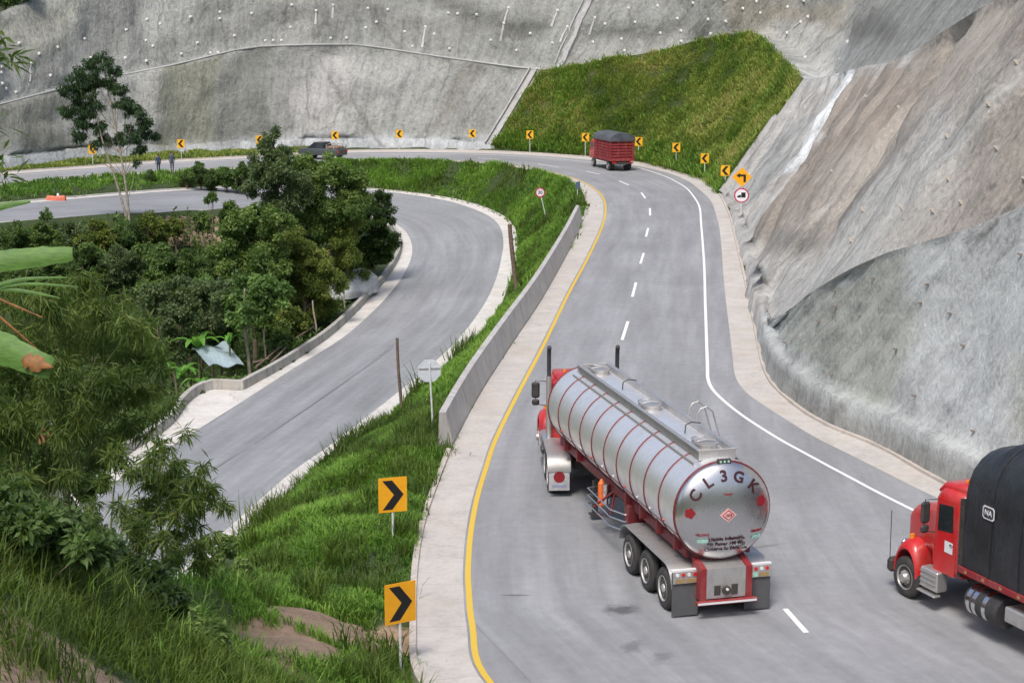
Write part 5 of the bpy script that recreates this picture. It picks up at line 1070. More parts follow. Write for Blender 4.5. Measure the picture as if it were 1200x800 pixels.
tree('shrub', 'dark shadowy shrub low on the left behind the bamboo sprays', 'shrub', 46, [(15, 520, 26), (65, 545, 26), (105, 570, 18), (5, 580, 28), (55, 600, 26), (100, 625, 20), (40, 650, 28), (-30, 620, 30), (130, 650, 16), (90, 520, 14)], M['tree_b'], (.13, .07), 1.0, basepx=(50, 690), per=16)
tree('shrub', 'leafy shrub in the dip right of the bamboo sprays', 'shrub', 40, [(245, 665, 18), (262, 640, 14), (225, 690, 18), (270, 690, 16), (240, 640, 10), (285, 665, 12)], M['tree_a'], (.10, .06), .9, basepx=(250, 720), per=14)
bankp = [(-9.5, 13), (-4.5, 11), (1.5, 14), (3.5, 22), (1.5, 31), (-2.2, 33.5), (-6, 33), (-10, 26), (-12, 18)]
grassfield('grass', bankp, 30, 14, .30, .016, M['grass_dark'], 'thin mixed grass covering the near bank and hollow', lean=.9, spread=.12, hvar=.9, seed=31)
grassfield('grass', bankp, 3, 16, .30, .016, M['grass'], 'greener grass patches on the near bank and hollow', lean=.9, spread=.14, hvar=.9, seed=33)
tree('shrub', 'dark leafy weeds on the brow of the near bank at the left edge', 'shrub', 16.5, [(-20, 590, 34), (25, 600, 34), (70, 615, 30), (105, 640, 26), (40, 640, 30), (-20, 650, 34)], M['tree_b'], (.115, .05), 1.1, basepx=(30, 690), per=16, dpt=.5, trunk=.03)
tree('shrub', 'dark drooping weeds in the middle of the near bank', 'shrub', 19.5, [(130, 660, 28), (160, 680, 26), (120, 695, 26), (190, 705, 24), (160, 715, 26)], M['tree_b2'], (.115, .05), 1.1, basepx=(150, 745), per=16, dpt=.5, trunk=.03)
tree('shrub', 'mid green weeds at the lower right end of the near bank', 'shrub', 22, [(215, 725, 22), (240, 745, 22), (200, 755, 24), (250, 775, 18), (225, 785, 20), (185, 740, 18)], M['tree_a'], (.115, .05), 1.1, basepx=(220, 795), per=16, dpt=.5, trunk=.03)
# foreground tussocks
def bankpoly(pxs): return [tuple(UD(px, py, Y)[:2]) for px, py, Y in pxs]
def tufts(name, label, pts, k, h, w, mat, lean, rr=.25, hs=.3):
    R = []; hh = []; rn = []
    for (px, py, Y) in pts:
        p = UD(px, py, Y); n = k; q = RNG.normal(0, rr, (n, 2))+p[:2]
        if Y > 24:
            for d, r_ in zip(dirt[:4], drr[:4]): q = q[np.hypot(q[:, 0]-d[0], q[:, 1]-d[1]) > r_*.95]
        n = len(q)
        if n == 0: continue
        z = hgt(q[:, 0], q[:, 1]); R.append(np.column_stack([q, z-.05])); hh.append(h*RNG.uniform(1-hs, 1+hs)*RNG.uniform(.5, 1.2, n)); rn.append(np.clip(RNG.uniform(.1, .8)+RNG.normal(0, .15, n), 0, 1))
    R = np.concatenate(R); up = RNG.normal(0, .15, (len(R), 3)); up[:, 2] += 1
    o = blades(name, R, up, np.concatenate(hh), np.full(len(R), w), RNG.uniform(.2, 1.1, len(R))*lean, mat, rn=np.concatenate(rn)); return tag(o, label, 'grass', kind='stuff')
def rnd_pts(n, x0, x1, y0, y1, Yf): return [(x, y, Yf(x, y)) for x, y in zip(RNG.uniform(x0, x1, n), RNG.uniform(y0, y1, n))]
Yb = lambda x, y: 13.2+(800-y)*.035+max(0, x-40)*.028
tufts('grass', 'long dark grass tussocks on the near bank at the left', rnd_pts(95, -80, 150, 600, 730, Yb), 110, .62, .014, M['grass_dark'], .8, .28)
tufts('grass', 'olive grass tufts on the near bank below the tussocks', rnd_pts(60, -40, 270, 690, 830, Yb), 70, .40, .014, M['grass_dark'], .9, .25)
tufts('grass', 'dark fern like weeds along the brow of the near bank', rnd_pts(60, 110, 290, 660, 830, lambda x, y: 16.5+max(0, x-120)*.05+(800-y)*.03), 70, .5, .018, M['grass_dark'], 1.0, .3)
tufts('grass', 'dry straw stems on the near bank at the left edge', rnd_pts(16, -40, 110, 690, 745, Yb), 40, .40, .008, M['dry'], 1.1, .3)
tufts('grass', 'bright green weeds in the hollow between bank and mound', rnd_pts(70, 200, 300, 600, 790, lambda x, y: 24+max(0, 790-y)*.09), 60, .55, .03, M['grass'], .9, .5)
tufts('grass', 'spiky clumps of tall grass standing against the lower road', [(305, 575, 50), (312, 580, 50), (298, 582, 49), (320, 585, 49)], 170, 1.15, .035, M['grass_dark'], .55, .3, .15)
tufts('grass', 'grass tuft in the lower corner beside the second chevron sign', rnd_pts(90, 300, 480, 770, 830, lambda x, y: 33.5+(x-400)*.02), 50, .30, .03, M['grass'], .9, .35)
tufts('grass', 'dark shaggy grass overhanging the pad beside the parapet end', rnd_pts(26, 455, 512, 505, 545, lambda x, y: 53+(545-y)*.12), 90, .6, .04, M['grass_dark'], .9, .4)
tufts('grass', 'tall roadside reeds beside the lower road', [(541, 395, 96), (534, 402, 94), (548, 386, 98), (486, 443, 80), (490, 440, 81), (412, 492, 72), (395, 503, 69), (380, 515, 68), (408, 498, 71)], 60, 1.2, .06, M['grass_dark'], .6, .3, .3)
# banana plants
def leaf_blade(name, pts, w, mat, parent, seg=22, tip=.12, fold=.25, side=None, ragged=0.0, cut=1.0):
    """pts midrib control (world minus parent loc), w max half width"""
    Pm = catmull(np.array(pts), 6); Pm, _ = resample(Pm, np.linalg.norm(np.diff(Pm, axis=0), axis=1).sum()/seg); n = len(Pm); T = np.gradient(Pm, axis=0); T /= np.linalg.norm(T, axis=1)[:, None]
    sd = np.cross(T, [0, 0, 1.]) if side is None else np.tile(np.array(side, float), (n, 1)); sd -= T*(sd*T).sum(1)[:, None]; sd /= np.linalg.norm(sd, axis=1)[:, None]; up = np.cross(sd, T)
    Pm = Pm+up*(np.where(np.arange(n) % 2, .06, -.06)*w)[:, None]
    q = np.linspace(0, 1, n)*cut; ww = w*np.clip(np.sin(PI*np.clip(q*.93+.05, 0, 1))**.55, .02, 1)*(1-tip*q); rg = 1-ragged*RNG.random(n)
    V = []
    for s in (-1, -.5, 0, .5, 1): V.append(Pm+sd*(s*ww*(rg if abs(s) == 1 else 1))[:, None]+up*(abs(s)*fold*ww-0.0)[:, None]*(-1 if fold < 0 else 1))
    V = np.concatenate(V); i = np.arange(n-1); F = np.concatenate([np.stack([j*n+i, j*n+i+1, (j+1)*n+i+1, (j+1)*n+i], 1) for j in range(4)])
    return npmesh(name, V, F, mat, parent, attr={'rnd': np.clip(RNG.uniform(.3, .8)+RNG.normal(0, .06, len(V)), 0, 1)})
nt_ = NT('banana_leaf_veined'); P_ = objc(nt_); wv = nt_.noise(nt_.map(P_, (9, 9, 30)), 2, 4, .6)
cc = nt_.ramp(nt_.math('ADD', nt_.math('MULTIPLY', wv, .5), nt_.math('MULTIPLY', nt_.noise(P_, 3, 4), .5)), [(.35, (.040, .105, .014)), (.65, (.10, .21, .028))])
M['banana_v'] = nt_.fin(cc, .6, nt_.bump(wv, .3, .01))
M['banana_brown'] = simple('withered_leaf', (.22, .10, .03), .7, var=.5, scale=14)
bp = UD(-110, 560, 9.3); bp[2] = float(hgt(bp[0], bp[1])); bn = empty('banana_plant', tuple(bp), 0, 'large banana plant whose leaves reach in from the left edge', 'banana plant')
def rel(px, py, Y): return tuple(UD(px, py, Y)-bp)
m = MB(); m.tube([(0, 0, -.2), rel(-115, 480, 9.3), rel(-110, 400, 9.3), rel(-105, 340, 9.3)], [.12, .10, .085, .06], 12); m.build('stem', M['culm'], bn, 60)
leaf_blade('leaf', [rel(-105, 345, 9.3), rel(-60, 318, 9.4), rel(-10, 307, 9.5), rel(40, 301, 9.5), rel(85, 297, 9.5)], .058, M['banana_v'], bn, fold=.25, side=(0, .35, 1), tip=-.35, ragged=.12, cut=.9)
leaf_blade('leaf', [rel(-105, 345, 9.3), rel(-70, 372, 9.2), rel(-20, 398, 9.1), rel(32, 421, 9.0), rel(60, 431, 9.0)], .080, M['banana_v'], bn, fold=.25, side=(0, .35, 1), tip=-.35, ragged=.12, cut=.88)
leaf_blade('leaf_tip', [rel(26, 420, 8.98), rel(40, 425, 8.97), rel(62, 430, 8.97)], .072, M['banana_brown'], bn, fold=.3, side=(0, .35, 1), ragged=.6, seg=11, tip=.5)
leaf_blade('leaf', [rel(-105, 340, 9.3), rel(-60, 270, 9.5), rel(-10, 245, 9.6), rel(36, 236, 9.6)], .04, M['banana_v'], bn, fold=.25, side=(-.3, .35, 1), tip=.2, ragged=.2)
for a, c_, w_ in (((-105, 350), [(-40, 345), (20, 328), (80, 325)], .014), ((-105, 350), [(-40, 348), (20, 333), (92, 336)], .012), ((-105, 350), [(-40, 338), (20, 340), (70, 349)], .014)):
    leaf_blade('young_leaf', [rel(a[0], a[1], 9.3)]+[rel(x, y, 9.4) for x, y in c_], w_, M['banana_v'], bn, fold=.3, side=(0, .35, 1))
for c_ in ([(-60, 340), (0, 372), (45, 410)], [(-60, 330), (0, 351), (50, 372)]):
    m = MB(); m.tube([rel(-105, 345, 9.3)]+[rel(x, y, 9.35) for x, y in c_], [.02, .014, .010, .004], 6); m.build('dry_stalk', M['banana_brown'], bn, 60)
o = leaves('sprig', np.array([rel(5, 62, 8.8), rel(-5, 40, 8.8), rel(12, 70, 8.8), rel(-5, 150, 8.9), rel(2, 185, 8.9), rel(5, 205, 8.9)]), np.full(6, .07), 16, .11, .02, M['bamboo'], None, .2)
o.name = 'hanging_foliage'; o.location = tuple(bp); tag(o, 'sprigs of narrow leaves poking in at the top left edge', 'foliage', kind='stuff')
BD = 7.0
def banana(px, py, Y, h, n, label):
    Y = Y+BD; p = UD(px, py, Y); p[2] = float(hgt(p[0], p[1])); t = empty('banana_plant', tuple(p), 0, label, 'banana plant', 'young banana plants by the roadside wall')
    top = float(UD(px, py, Y)[2]-p[2])
    m = MB(); m.tube([(0, 0, 0), (.03, 0, top*.6), (.05, .02, max(top, .3))], [.11, .09, .05], 10); m.build('stem', M['culm'], t, 60)
    for k in range(n):
        a = 2*PI*k/n+RNG.uniform(-.3, .3); L = h*RNG.uniform(.7, 1.1); el = RNG.uniform(.5, 1.2); c, s = math.cos(a), math.sin(a)
        pts = [(0, 0, top*.95), (c*L*.3, s*L*.3, top+L*.3*el), (c*L*.65, s*L*.65, top+L*.38*el), (c*L*.95, s*L*.95, top+L*.15*el)]
        leaf_blade('leaf', pts, .20*h/1.6, M['banana'], t, 10)
banana(213, 440, 86, 1.5, 8, 'bushy young banana plant left of the pale sheet by the wall'); banana(235, 452, 84, 1.2, 5, 'small banana plant nearest the roadside wall corner'); banana(232, 405, 90, 1.8, 6, 'grey green banana plant behind the bushy one'); banana(268, 400, 89, 1.2, 4, 'banana plant with one upright pale leaf near the bare trunks'); banana(190, 440, 85, 1.4, 6, 'banana plant half hidden behind the bamboo leaves')
# ------------------------------------------------------------------ heaps, sheets, posts
def mound(name, label, cat, c, ax, rot, mat, n=26, bump=.16):
    V = []; N1 = n; 
    for i in range(N1+1):
        for j in range(2*N1):
            th = PI/2*i/N1; ph = 2*PI*j/(2*N1); p = np.array([math.cos(ph)*math.sin(th)**.8*ax[0], math.sin(ph)*math.sin(th)**.8*ax[1], math.cos(th)*ax[2]-.25])
            r = 1+bump*fbm(p+c, .9, 4)+.04*fbm(p+c+9, 3.5, 3); p = p*r; V.append((p[0]*math.cos(rot)-p[1]*math.sin(rot), p[0]*math.sin(rot)+p[1]*math.cos(rot), p[2]))
    k = 2*N1; F = [(i*k+j, (i+1)*k+j, (i+1)*k+(j+1) % k, i*k+(j+1) % k) for i in range(N1) for j in range(k)]
    o = npmesh(name, V, np.array(F), mat); o.location = tuple(c); return tag(o, label, cat)
cs = simple('pale_plastic_sheet', (.50, .51, .52), .5, var=.25, scale=1.5, bump=.3)
c = U(428, 346, -5.5); c[2] = float(hgt(c[0]-.4, c[1]))+.1; mound('covered_heap', 'rounded heap under a pale grey plastic sheet behind the roadside wall', 'heap', c+np.array([-.95, .0, .35]), (2.9, 1.2, 1.6), 1.05, cs)
m = MB(); g = []
for i in range(9):
    for j in range(5):
        g.append((i*.27-1.1, j*.8-1.6+.15*math.sin(i), .10*math.sin(i*1.3+j)+.06*math.cos(j*2.1+i*.5)+j*.16-.2))
m.add(g, [(i*5+j, i*5+j+1, (i+1)*5+j+1, (i+1)*5+j) for i in range(8) for j in range(4)]); m.add([(a, b_, z-.03) for a, b_, z in g], [(i*5+j, (i+1)*5+j, (i+1)*5+j+1, i*5+j+1) for i in range(8) for j in range(4)])
c = UD(256, 418, 96); sh = m.build('plastic_sheet', simple('pale_blue_sheet', (.30, .38, .42), .4, var=.2), None, 60); sh.location = tuple(c); sh.rotation_euler = (0, 0, .5); tag(sh, 'pale blue plastic sheet spread on the ground behind the wall corner', 'sheet')
def post(name, label, cat, b, t, r0, r1, mat, group=None, n=8):
    m = MB(); b = Vector(b); t = Vector(t); L = t-b; pts = [b+L*q+Vector((.02*math.sin(q*7), .02*math.cos(q*5), 0)) for q in np.linspace(0, 1, 6)]
    m.tube([p-b for p in pts], [r0+(r1-r0)*q for q in np.linspace(0, 1, 6)], n); o = m.build(name, mat, None, 50); o.location = b; return tag(o, label, cat, group)
def gpost(name, label, cat, px, py, px2, py2, z, r0, r1, mat, group=None):
    b = U(px, py, z); t = UD(px2, py2, b[1]); return post(name, label, cat, b-np.array([0, 0, .3]), t, r0, r1, mat, group)
M['wood'] = simple('weathered_wood', (.14, .10, .075), .9, var=.4, scale=6, bump=.5); M['palewood'] = simple('pale_wood', (.38, .32, .26), .9, var=.3, scale=6)
gpost('wooden_pole', 'stout dark wooden pole by the kerb where the lower road turns', 'pole', 606, 343, 597, 263, -4.7, .17, .14, M['wood'])
gpost('wooden_post', 'thin dark wooden post standing against the lower road', 'post', 471, 487, 465, 396, -5.2, .085, .07, M['wood'])
GP = 'fence posts behind the roadside wall'
gpost('fence_post', 'fence post nearest the wall corner in front of the bare trunks', 'post', 311, 418, 309, 385, -6, .06, .05, M['palewood'], GP)
gpost('fence_post', 'pale fence post under the olive tree', 'post', 371, 384, 366, 352, -5.9, .06, .05, M['palewood'], GP)
gpost('fence_post', 'short fence post left of the covered heap', 'post', 404, 362, 403, 340, -5.8, .05, .05, M['palewood'], GP)
for i, (x0, y0, x1, y1, lab) in enumerate([(300, 430, 332, 404, 'longest brown branch lying behind the roadside wall'), (318, 424, 345, 398, 'middle brown branch of the pile behind the wall'), (296, 425, 315, 420, 'short brown branch at the near end of the pile'), (340, 400, 368, 383, 'brown branch at the far end of the pile')]):
    a = U(x0, y0, -5.75); b_ = U(x1, y1, -5.6); post('branch', lab, 'branch', a, b_, .08, .05, M['wood'], 'branches dumped behind the wall')
gpost('marker_post', 'short white post among the weeds between bank and mound', 'post', 238, 668, 235, 643, -1.2, .06, .06, M['wht'])
br = simple('red_brick', (.32, .10, .06), .9, var=.4, scale=5, bump=.4)
c = UD(54, 500, 72); zg = float(hgt(c[0], c[1])); m = MB(); m.box((0, 0, (c[2]-zg)/2), (.55, .55, c[2]-zg+.2), bev=.02); pl = m.build('brick_pillar', br, None); pl.location = (c[0], c[1], zg); tag(pl, 'red brick pillar with a white cap half hidden by bamboo', 'pillar')
m = MB(); m.box((0, 0, c[2]-zg+.16), (.68, .68, .14), bev=.03); m.build('cap', M['wht'], pl)
# ------------------------------------------------------------------ road signs
M['signyel'] = simple('yellow_sign_sheet', (.80, .36, .005), .35, 0, .06); M['signyel2'] = simple('pale_yellow_sign_sheet', (.80, .42, .01), .4, 0, .08)
M['signblk'] = simple('black_sign_film', (.006, .006, .007), .75); M['signback'] = simple('sign_back_metal', (.62, .66, .70), .5, .2, .1); M['signred'] = simple('red_sign_film', (.45, .02, .07), .4); M['postw'] = simple('white_post_paint', (.62, .63, .64), .5, 0, .12)
def sign_root(label, p, yaw, group=None, name='chevron_sign', cat='road sign'): return empty(name, tuple(p), yaw, label, cat, group)
def chevron(label, p, zc, yaw, w, h, right, group=None, ym='signyel', lean=0.0):
    t = sign_root(label, p, yaw, group); zc = zc-p[2]
    m = MB(); m.tube([(0, .03, -.3), (0, .03, zc+h*.3)], .032, 8); m.build('post', M['postw'], t)
    m = MB(); m.box((0, 0, zc), (w, .012, h), bev=.004); m.build('panel', M[ym], t)
    s = 1 if right else -1; q = [(-.36, -.42), (-.02, -.42), (.38, 0), (-.02, .42), (-.36, .42), (.04, 0)]
    m = MB(); m.prism([(s*x*w, zc+z*h) for x, z in q], -.012, -.008); m.build('chevron', M['signblk'], t, 0)
    return t
p = U(461, 634, .05); p[2] = float(hgt(p[0], p[1])); chevron('yellow chevron sign pointing right, the upper of the two beside the near pad', p, UD(459, 579.5, p[1])[2], rad(18), .80, .98, True, 'near chevron signs')
p = U(470, 778, .05); p[2] = float(hgt(p[0], p[1])); chevron('yellow chevron sign pointing right, the lower and nearer of the two', p, UD(465.5, 706, p[1])[2], rad(30), .76, .94, True, 'near chevron signs')
GC = 'yellow chevron signs round the far bend'; GO = offset(Gline, -0.0); go = GO.copy(); T_ = np.gradient(Gline[:, :2], axis=0); T_ /= np.linalg.norm(T_, axis=1)[:, None]; go = offset(Gline, .0); 
out = Gline.copy(); out[:, 0] += T_[:, 1]*.55; out[:, 1] -= T_[:, 0]*.55; pxo = proj(out)
labs = ['leftmost small chevron sign, seen behind the airy twin trunked tree', 'second small chevron sign from the left, on the far verge', 'small chevron sign behind the top of the wispy tree', 'small chevron sign right above the grey pickup', 'small chevron sign in the middle of the far wall', 'small chevron sign near the right end of the far wall', 'first chevron sign at the left foot of the green slope', 'chevron sign just left of the red stake lorry', 'chevron sign half behind the red stake lorry', 'chevron sign just right of the red stake lorry', 'chevron sign second from the right under the green slope', 'rightmost chevron sign beside the yellow diamond']
for (x, y), lab in zip([(108, 175), (212, 168.5), (304, 164), (392.6, 158.7), (468, 157), (553.6, 156.6), (621, 158), (686, 161), (748.5, 166), (792.6, 173), (826, 185.7), (850, 200)], labs):
    ok = out[:, 1] > 110; k = int(np.argmin(np.where(ok, np.abs(pxo[:, 0]-x), 1e9))); P = out[k]; g = np.array([P[0], P[1], 0.0]); g[0] = UD(x, y, P[1])[0]
    chevron(lab, g, UD(x, y, P[1])[2], math.atan2(-g[0], g[1])*.0-math.atan2(g[0], g[1])*1.0, .72, .84, False, GC, 'signyel2')
# diamond and no overtaking sign on one post
p = U(868, 266, 0); t = empty('warning_sign', tuple(p), -math.atan2(p[0], p[1]), 'yellow diamond bend sign above a round truck sign on one post by the wall', 'road sign')
z1 = UD(867, 207.6, p[1])[2]; z2 = UD(867.5, 229, p[1])[2]
m = MB(); m.tube([(0, .03, -.2), (0, .03, z1)], .03, 8); m.build('post', M['postw'], t)
m = MB(); a = .66; m.prism([(0, z1-a), (a, z1), (0, z1+a), (-a, z1)], -.006, .006); dp = m.build('diamond_panel', M['signyel'], t, 0)
m = MB(); m.prism([(.10, z1-.34), (.26, z1-.34), (.26, z1+.18), (-.14, z1+.18), (-.14, z1+.27), (-.38, z1+.10), (-.14, z1-.06), (-.14, z1+.04), (.10, z1+.04)], -.014, -.010); m.build('bent_arrow', M['signblk'], dp, 0)
m = MB(); m.lathe((0, .0, z2), (0, -1, 0), [(0, .50), (.012, .50)], 32); rp = m.build('round_panel', M['wht'], t, 30)
m = MB(); m.lathe((0, -.014, z2), (0, -1, 0), [(0, .42), (0, .50), (.008, .50), (.008, .42)], 32, cap=False); m.build('red_ring', M['signred'], rp, 30)
m = MB(); m.prism([(-.02, z2-.14), (.27, z2-.14), (.27, z2+.20), (-.02, z2+.20)], -.024, -.018); m.prism([(-.28, z2-.14), (-.04, z2-.14), (-.04, z2+.02), (-.16, z2+.02), (-.28, z2-.06)], -.024, -.018); m.build('truck_pictogram', M['signblk'], rp, 0)
# speed sign
p = U(641, 246, -1.4); p[2] = float(hgt(p[0], p[1])); zc = UD(633, 225.6, p[1])[2]-p[2]; t = empty('speed_sign', tuple(p), .02, 'small round speed limit sign reading 30 on the grass bank', 'road sign'); dx = UD(633, 225.6, p[1])[0]-p[0]
m = MB(); m.tube([(0, .03, -.2), (dx, .03, zc)], .035, 8); m.build('post', M['postw'], t)
m = MB(); m.lathe((dx, 0, zc), (0, -1, 0), [(0, .40), (.012, .40)], 28); pn = m.build('panel', M['wht'], t, 30)
m = MB(); m.lathe((dx, -.014, zc), (0, -1, 0), [(0, .31), (0, .40), (.008, .40), (.008, .31)], 28, cap=False); m.build('red_ring', M['signred'], pn, 30)
text_mesh('number', '30', .38, M['signblk'], pn, Matrix.Translation((dx, -.02, zc))@Matrix.Rotation(PI/2, 4, 'X'), .006)
p = U(677, 237, -.4); p[2] = float(hgt(p[0], p[1])); zc = UD(675, 217, p[1])[2]-p[2]; t = empty('small_sign', tuple(p), .9, 'small slim bluish sign seen nearly edge on at the tip of the grass bank', 'road sign')
m = MB(); m.tube([(0, .03, -.2), (0, .03, zc+.2)], .03, 8); m.build('post', M['postw'], t)
m = MB(); m.box((0, 0, zc), (.6, .02, .55), bev=.005); m.build('panel', simple('blue_grey_sign', (.12, .18, .26), .5), t)
# back of a pentagonal sign
p = U(508, 503, -.5); zg = float(hgt(p[0], p[1])); t = empty('sign', (p[0], p[1], zg), rad(8), 'grey back of an eight sided sign on a thin pole by the parapet end', 'road sign'); top = UD(503, 420, p[1]); dx = top[0]-p[0]; zt = top[2]-zg
m = MB(); m.tube([(0, -.03, -.2), (dx, -.03, zt-.15)], .032, 8); m.build('post', M['postw'], t)
m = MB(); m.prism([(dx+.44*math.sin(rad(22.5+45*k)), zt-.44+.44*math.cos(rad(22.5+45*k))) for k in range(8)], 0, .012); pn = m.build('panel', M['signback'], t, 0)
m = MB(); m.box((dx, -.012, zt-.36), (.76, .02, .05)); m.build('bracket', M['dull_steel'], pn)
# orange barrier by the distant road
p = U(66, 233.5, -.45); p[2] = float(hgt(p[0], p[1]))+.02; m = MB(); m.loft([rrect(-.75, .42, .50, .28, .1, 3), rrect(-.68, .46, .62, .33, .12, 3), rrect(-.2, .44, .60, .32, .12, 3), rrect(0, .40, .52, .29, .1, 3), rrect(.2, .44, .60, .32, .12, 3), rrect(.68, .46, .62, .33, .12, 3), rrect(.75, .42, .50, .28, .1, 3)])
ob = m.build('road_barrier', simple('faded_orange_plastic', (.62, .16, .09), .6, 0, .15), None, 50); ob.location = tuple(p); tag(ob, 'faded orange plastic barrier lying by the distant lower road', 'barrier')
m = MB(); m.lathe((.15, 0, .62), (0, 0, 1), [(0, .12), (.16, .08), (.2, .02)], 10); m.build('lamp', M['wht'], ob)
m = MB(); V_ = []
c = UD(323, 775, 29.5); c[2] = float(hgt(c[0], c[1]))
mound('boulder', 'whitish boulder on the dirt path at the bottom', 'rock', c+np.array([0, 0, .05]), (.26, .2, .22), .3, simple('white_rock', (.55, .54, .52), .9, var=.25, scale=5, bump=.5), 10)
c = UD(348, 724, 33.5); c[2] = float(hgt(c[0], c[1])); mound('stone', 'small pinkish stone at the foot of the grass mound', 'rock', c+np.array([0, 0, .04]), (.13, .1, .16), 0, simple('pink_rock', (.5, .36, .27), .9, var=.25, scale=5, bump=.5), 8)
# ------------------------------------------------------------------ people
def person(px, py, z, H_, yaw, label, top, leg, stride=.12, arm=.1):
    p = U(px, py, z); p[2] = float(hgt(p[0], p[1]))+.03; s = H_/1.75
    J = {0: (0, 0, .95), 1: (0, 0, 1.15), 2: (0, .01, 1.40), 3: (0, 0, 1.50), 4: (0, -.01, 1.60), 5: (0, -.015, 1.72), 6: (.19, 0, 1.41), 7: (.24, .02+arm, 1.14), 8: (.23, -.06+arm, .90), 9: (.23, -.08+arm, .80), 10: (-.19, 0, 1.41), 11: (-.24, -.02-arm, 1.14), 12: (-.23, -.10-arm, .90), 13: (-.23, -.12-arm, .80),
         14: (.09, 0, .90), 15: (.10, stride*.4, .50), 16: (.10, stride, .09), 17: (.10, stride-.17, .04), 18: (-.09, 0, .90), 19: (-.10, -stride*.5, .50), 20: (-.10, -stride, .09), 21: (-.10, -stride-.17, .04)}
    Rr = {0: .15, 1: .14, 2: .16, 3: .06, 4: .095, 5: .085, 6: .06, 7: .045, 8: .035, 9: .035, 10: .06, 11: .045, 12: .035, 13: .035, 14: .095, 15: .065, 16: .045, 17: .04, 18: .095, 19: .065, 20: .045, 21: .04}
    Ed = [(0, 1), (1, 2), (2, 3), (3, 4), (4, 5), (2, 6), (6, 7), (7, 8), (8, 9), (2, 10), (10, 11), (11, 12), (12, 13), (0, 14), (14, 15), (15, 16), (16, 17), (0, 18), (18, 19), (19, 20), (20, 21)]
    me = bpy.data.meshes.new('body'); me.from_pydata([tuple(c*s for c in J[k]) for k in range(22)], Ed, []); tmp = bpy.data.objects.new('body', me); COL.objects.link(tmp)
    md = tmp.modifiers.new('skin', 'SKIN')
    for k in range(22): me.skin_vertices[0].data[k].radius = (Rr[k]*s, Rr[k]*s*(.75 if k in (0, 1, 2) else 1))
    me.skin_vertices[0].data[0].use_root = True; tmp.modifiers.new('sub', 'SUBSURF').levels = 1
    dg = bpy.context.evaluated_depsgraph_get(); dg.update(); nm = bpy.data.meshes.new_from_object(tmp.evaluated_get(dg)); bpy.data.objects.remove(tmp)
    skin = simple('skin', (.30, .16, .10), .6); nm.materials.clear(); [nm.materials.append(x) for x in (top, leg, skin, M['black'])]
    for f in nm.polygons:
        c = f.center/s; f.use_smooth = True
        f.material_index = 2 if c.z > 1.5 or (abs(c.x) > .17 and c.z < .9 and c.z > .7) else (0 if c.z > .93 or (abs(c.x) > .17 and c.z > .8) else (3 if c.z < .1 else 1))
    t = empty('person', tuple(p), yaw, label, 'person', 'people walking at the distant roadside'); nm.name = 'body'; b = link('body', nm, t)
    m = MB(); m.lathe((0, .012*s, 1.655*s), (0, .15, 1), [(-.01, .098*s), (.05, .102*s), (.10, .07*s), (.125, .01)], 14); m.build('hair', M['black'], t, 60)
    m = MB(); m.box((0, -.118*s, 1.63*s), (.03*s, .035*s, .05*s), bev=.01); m.build('nose', skin, t)
    return t
bl = simple('navy_cloth', (.03, .05, .11), .85, var=.3); jn = simple('dark_jeans', (.035, .05, .09), .85, var=.3); slate = simple('slate_cloth', (.06, .08, .12), .85, var=.3)
person(186, 203.5, 0, 1.72, rad(200), 'left of two walkers, in a navy top on the far verge', bl, jn, .14, .08)
person(202, 203.0, 0, 1.78, rad(20), 'right of two walkers, in slate clothes on the far verge', slate, jn, .05, .03)
# ------------------------------------------------------------------ anchors and drains on the walls
def on_grid(Vg, Ng, i, j): return Vg[i, j], Ng[i, j]
capm = simple('anchor_cap_white', (.66, .66, .64), .8, 0, .12); boltm = simple('rusty_bolt', (.20, .17, .14), .8, 0, .3); limem = simple('lime_run', (.46, .46, .45), .95, 0, .15, 3)
def anchors(par, Vg, Ng, rows, xr, dx, size, mat, name, jit=.4, limit=100, drip=0.0):
    nr, nc, _ = Vg.shape; pxg = proj(Vg); cnt = 0
    me = None
    for ri, i in enumerate(rows):
        x = xr[0]+(ri % 2)*dx/2
        while x < xr[1] and cnt < limit:
            ii = int(np.clip(i+RNG.normal(0, jit), 1, nr-2)); xx = x+RNG.normal(0, dx*.22); x += dx
            j = int(np.argmin(np.abs(pxg[ii, :, 0]-xx))); P, N = Vg[ii, j], Ng[ii, j]
            if not (-20 < pxg[ii, j, 0] < 1220 and -10 < pxg[ii, j, 1] < 640): continue
            if me is None:
                m = MB(); a = size; m.add([(-a, -a, -.05), (a, -a, -.05), (a, a, -.05), (-a, a, -.05), (-a, -a, .06), (a, -a, .06), (a, a, .06), (-a, a, .06), (-a*.45, -a*.45, .16), (a*.45, -a*.45, .16), (a*.45, a*.45, .16), (-a*.45, a*.45, .16)], [(0, 1, 5, 4), (1, 2, 6, 5), (2, 3, 7, 6), (3, 0, 4, 7), (4, 5, 9, 8), (5, 6, 10, 9), (6, 7, 11, 10), (7, 4, 8, 11), (8, 9, 10, 11)])
                o = m.build(name, mat, par, 30); me = o.data
            else: o = link(name, me, par)
            o.matrix_local = Matrix.Translation(Vector(P))@Vector(N).to_track_quat('Z', 'Y').to_matrix().to_4x4(); cnt += 1
            if drip and RNG.random() < drip and ii > 4:
                k = int(RNG.integers(2, 4)); L = [Vg[max(ii-q, 0), j]+Ng[max(ii-q, 0), j]*.05 for q in range(k+1)]
                T = Vg[ii, min(j+1, nc-1)]-Vg[ii, max(j-1, 0)]; T = T/np.linalg.norm(T); w = np.linspace(.06, .13, k+1)
                V = np.concatenate([np.array(L)-T*w[:, None], np.array(L)+T*w[:, None]]); n_ = k+1; F = np.array([(q, q+1, n_+q+1, n_+q) for q in range(k)])
                npmesh('lime_run', V, F, limem, par)
R_u = list(range(2, 16, 3)); 
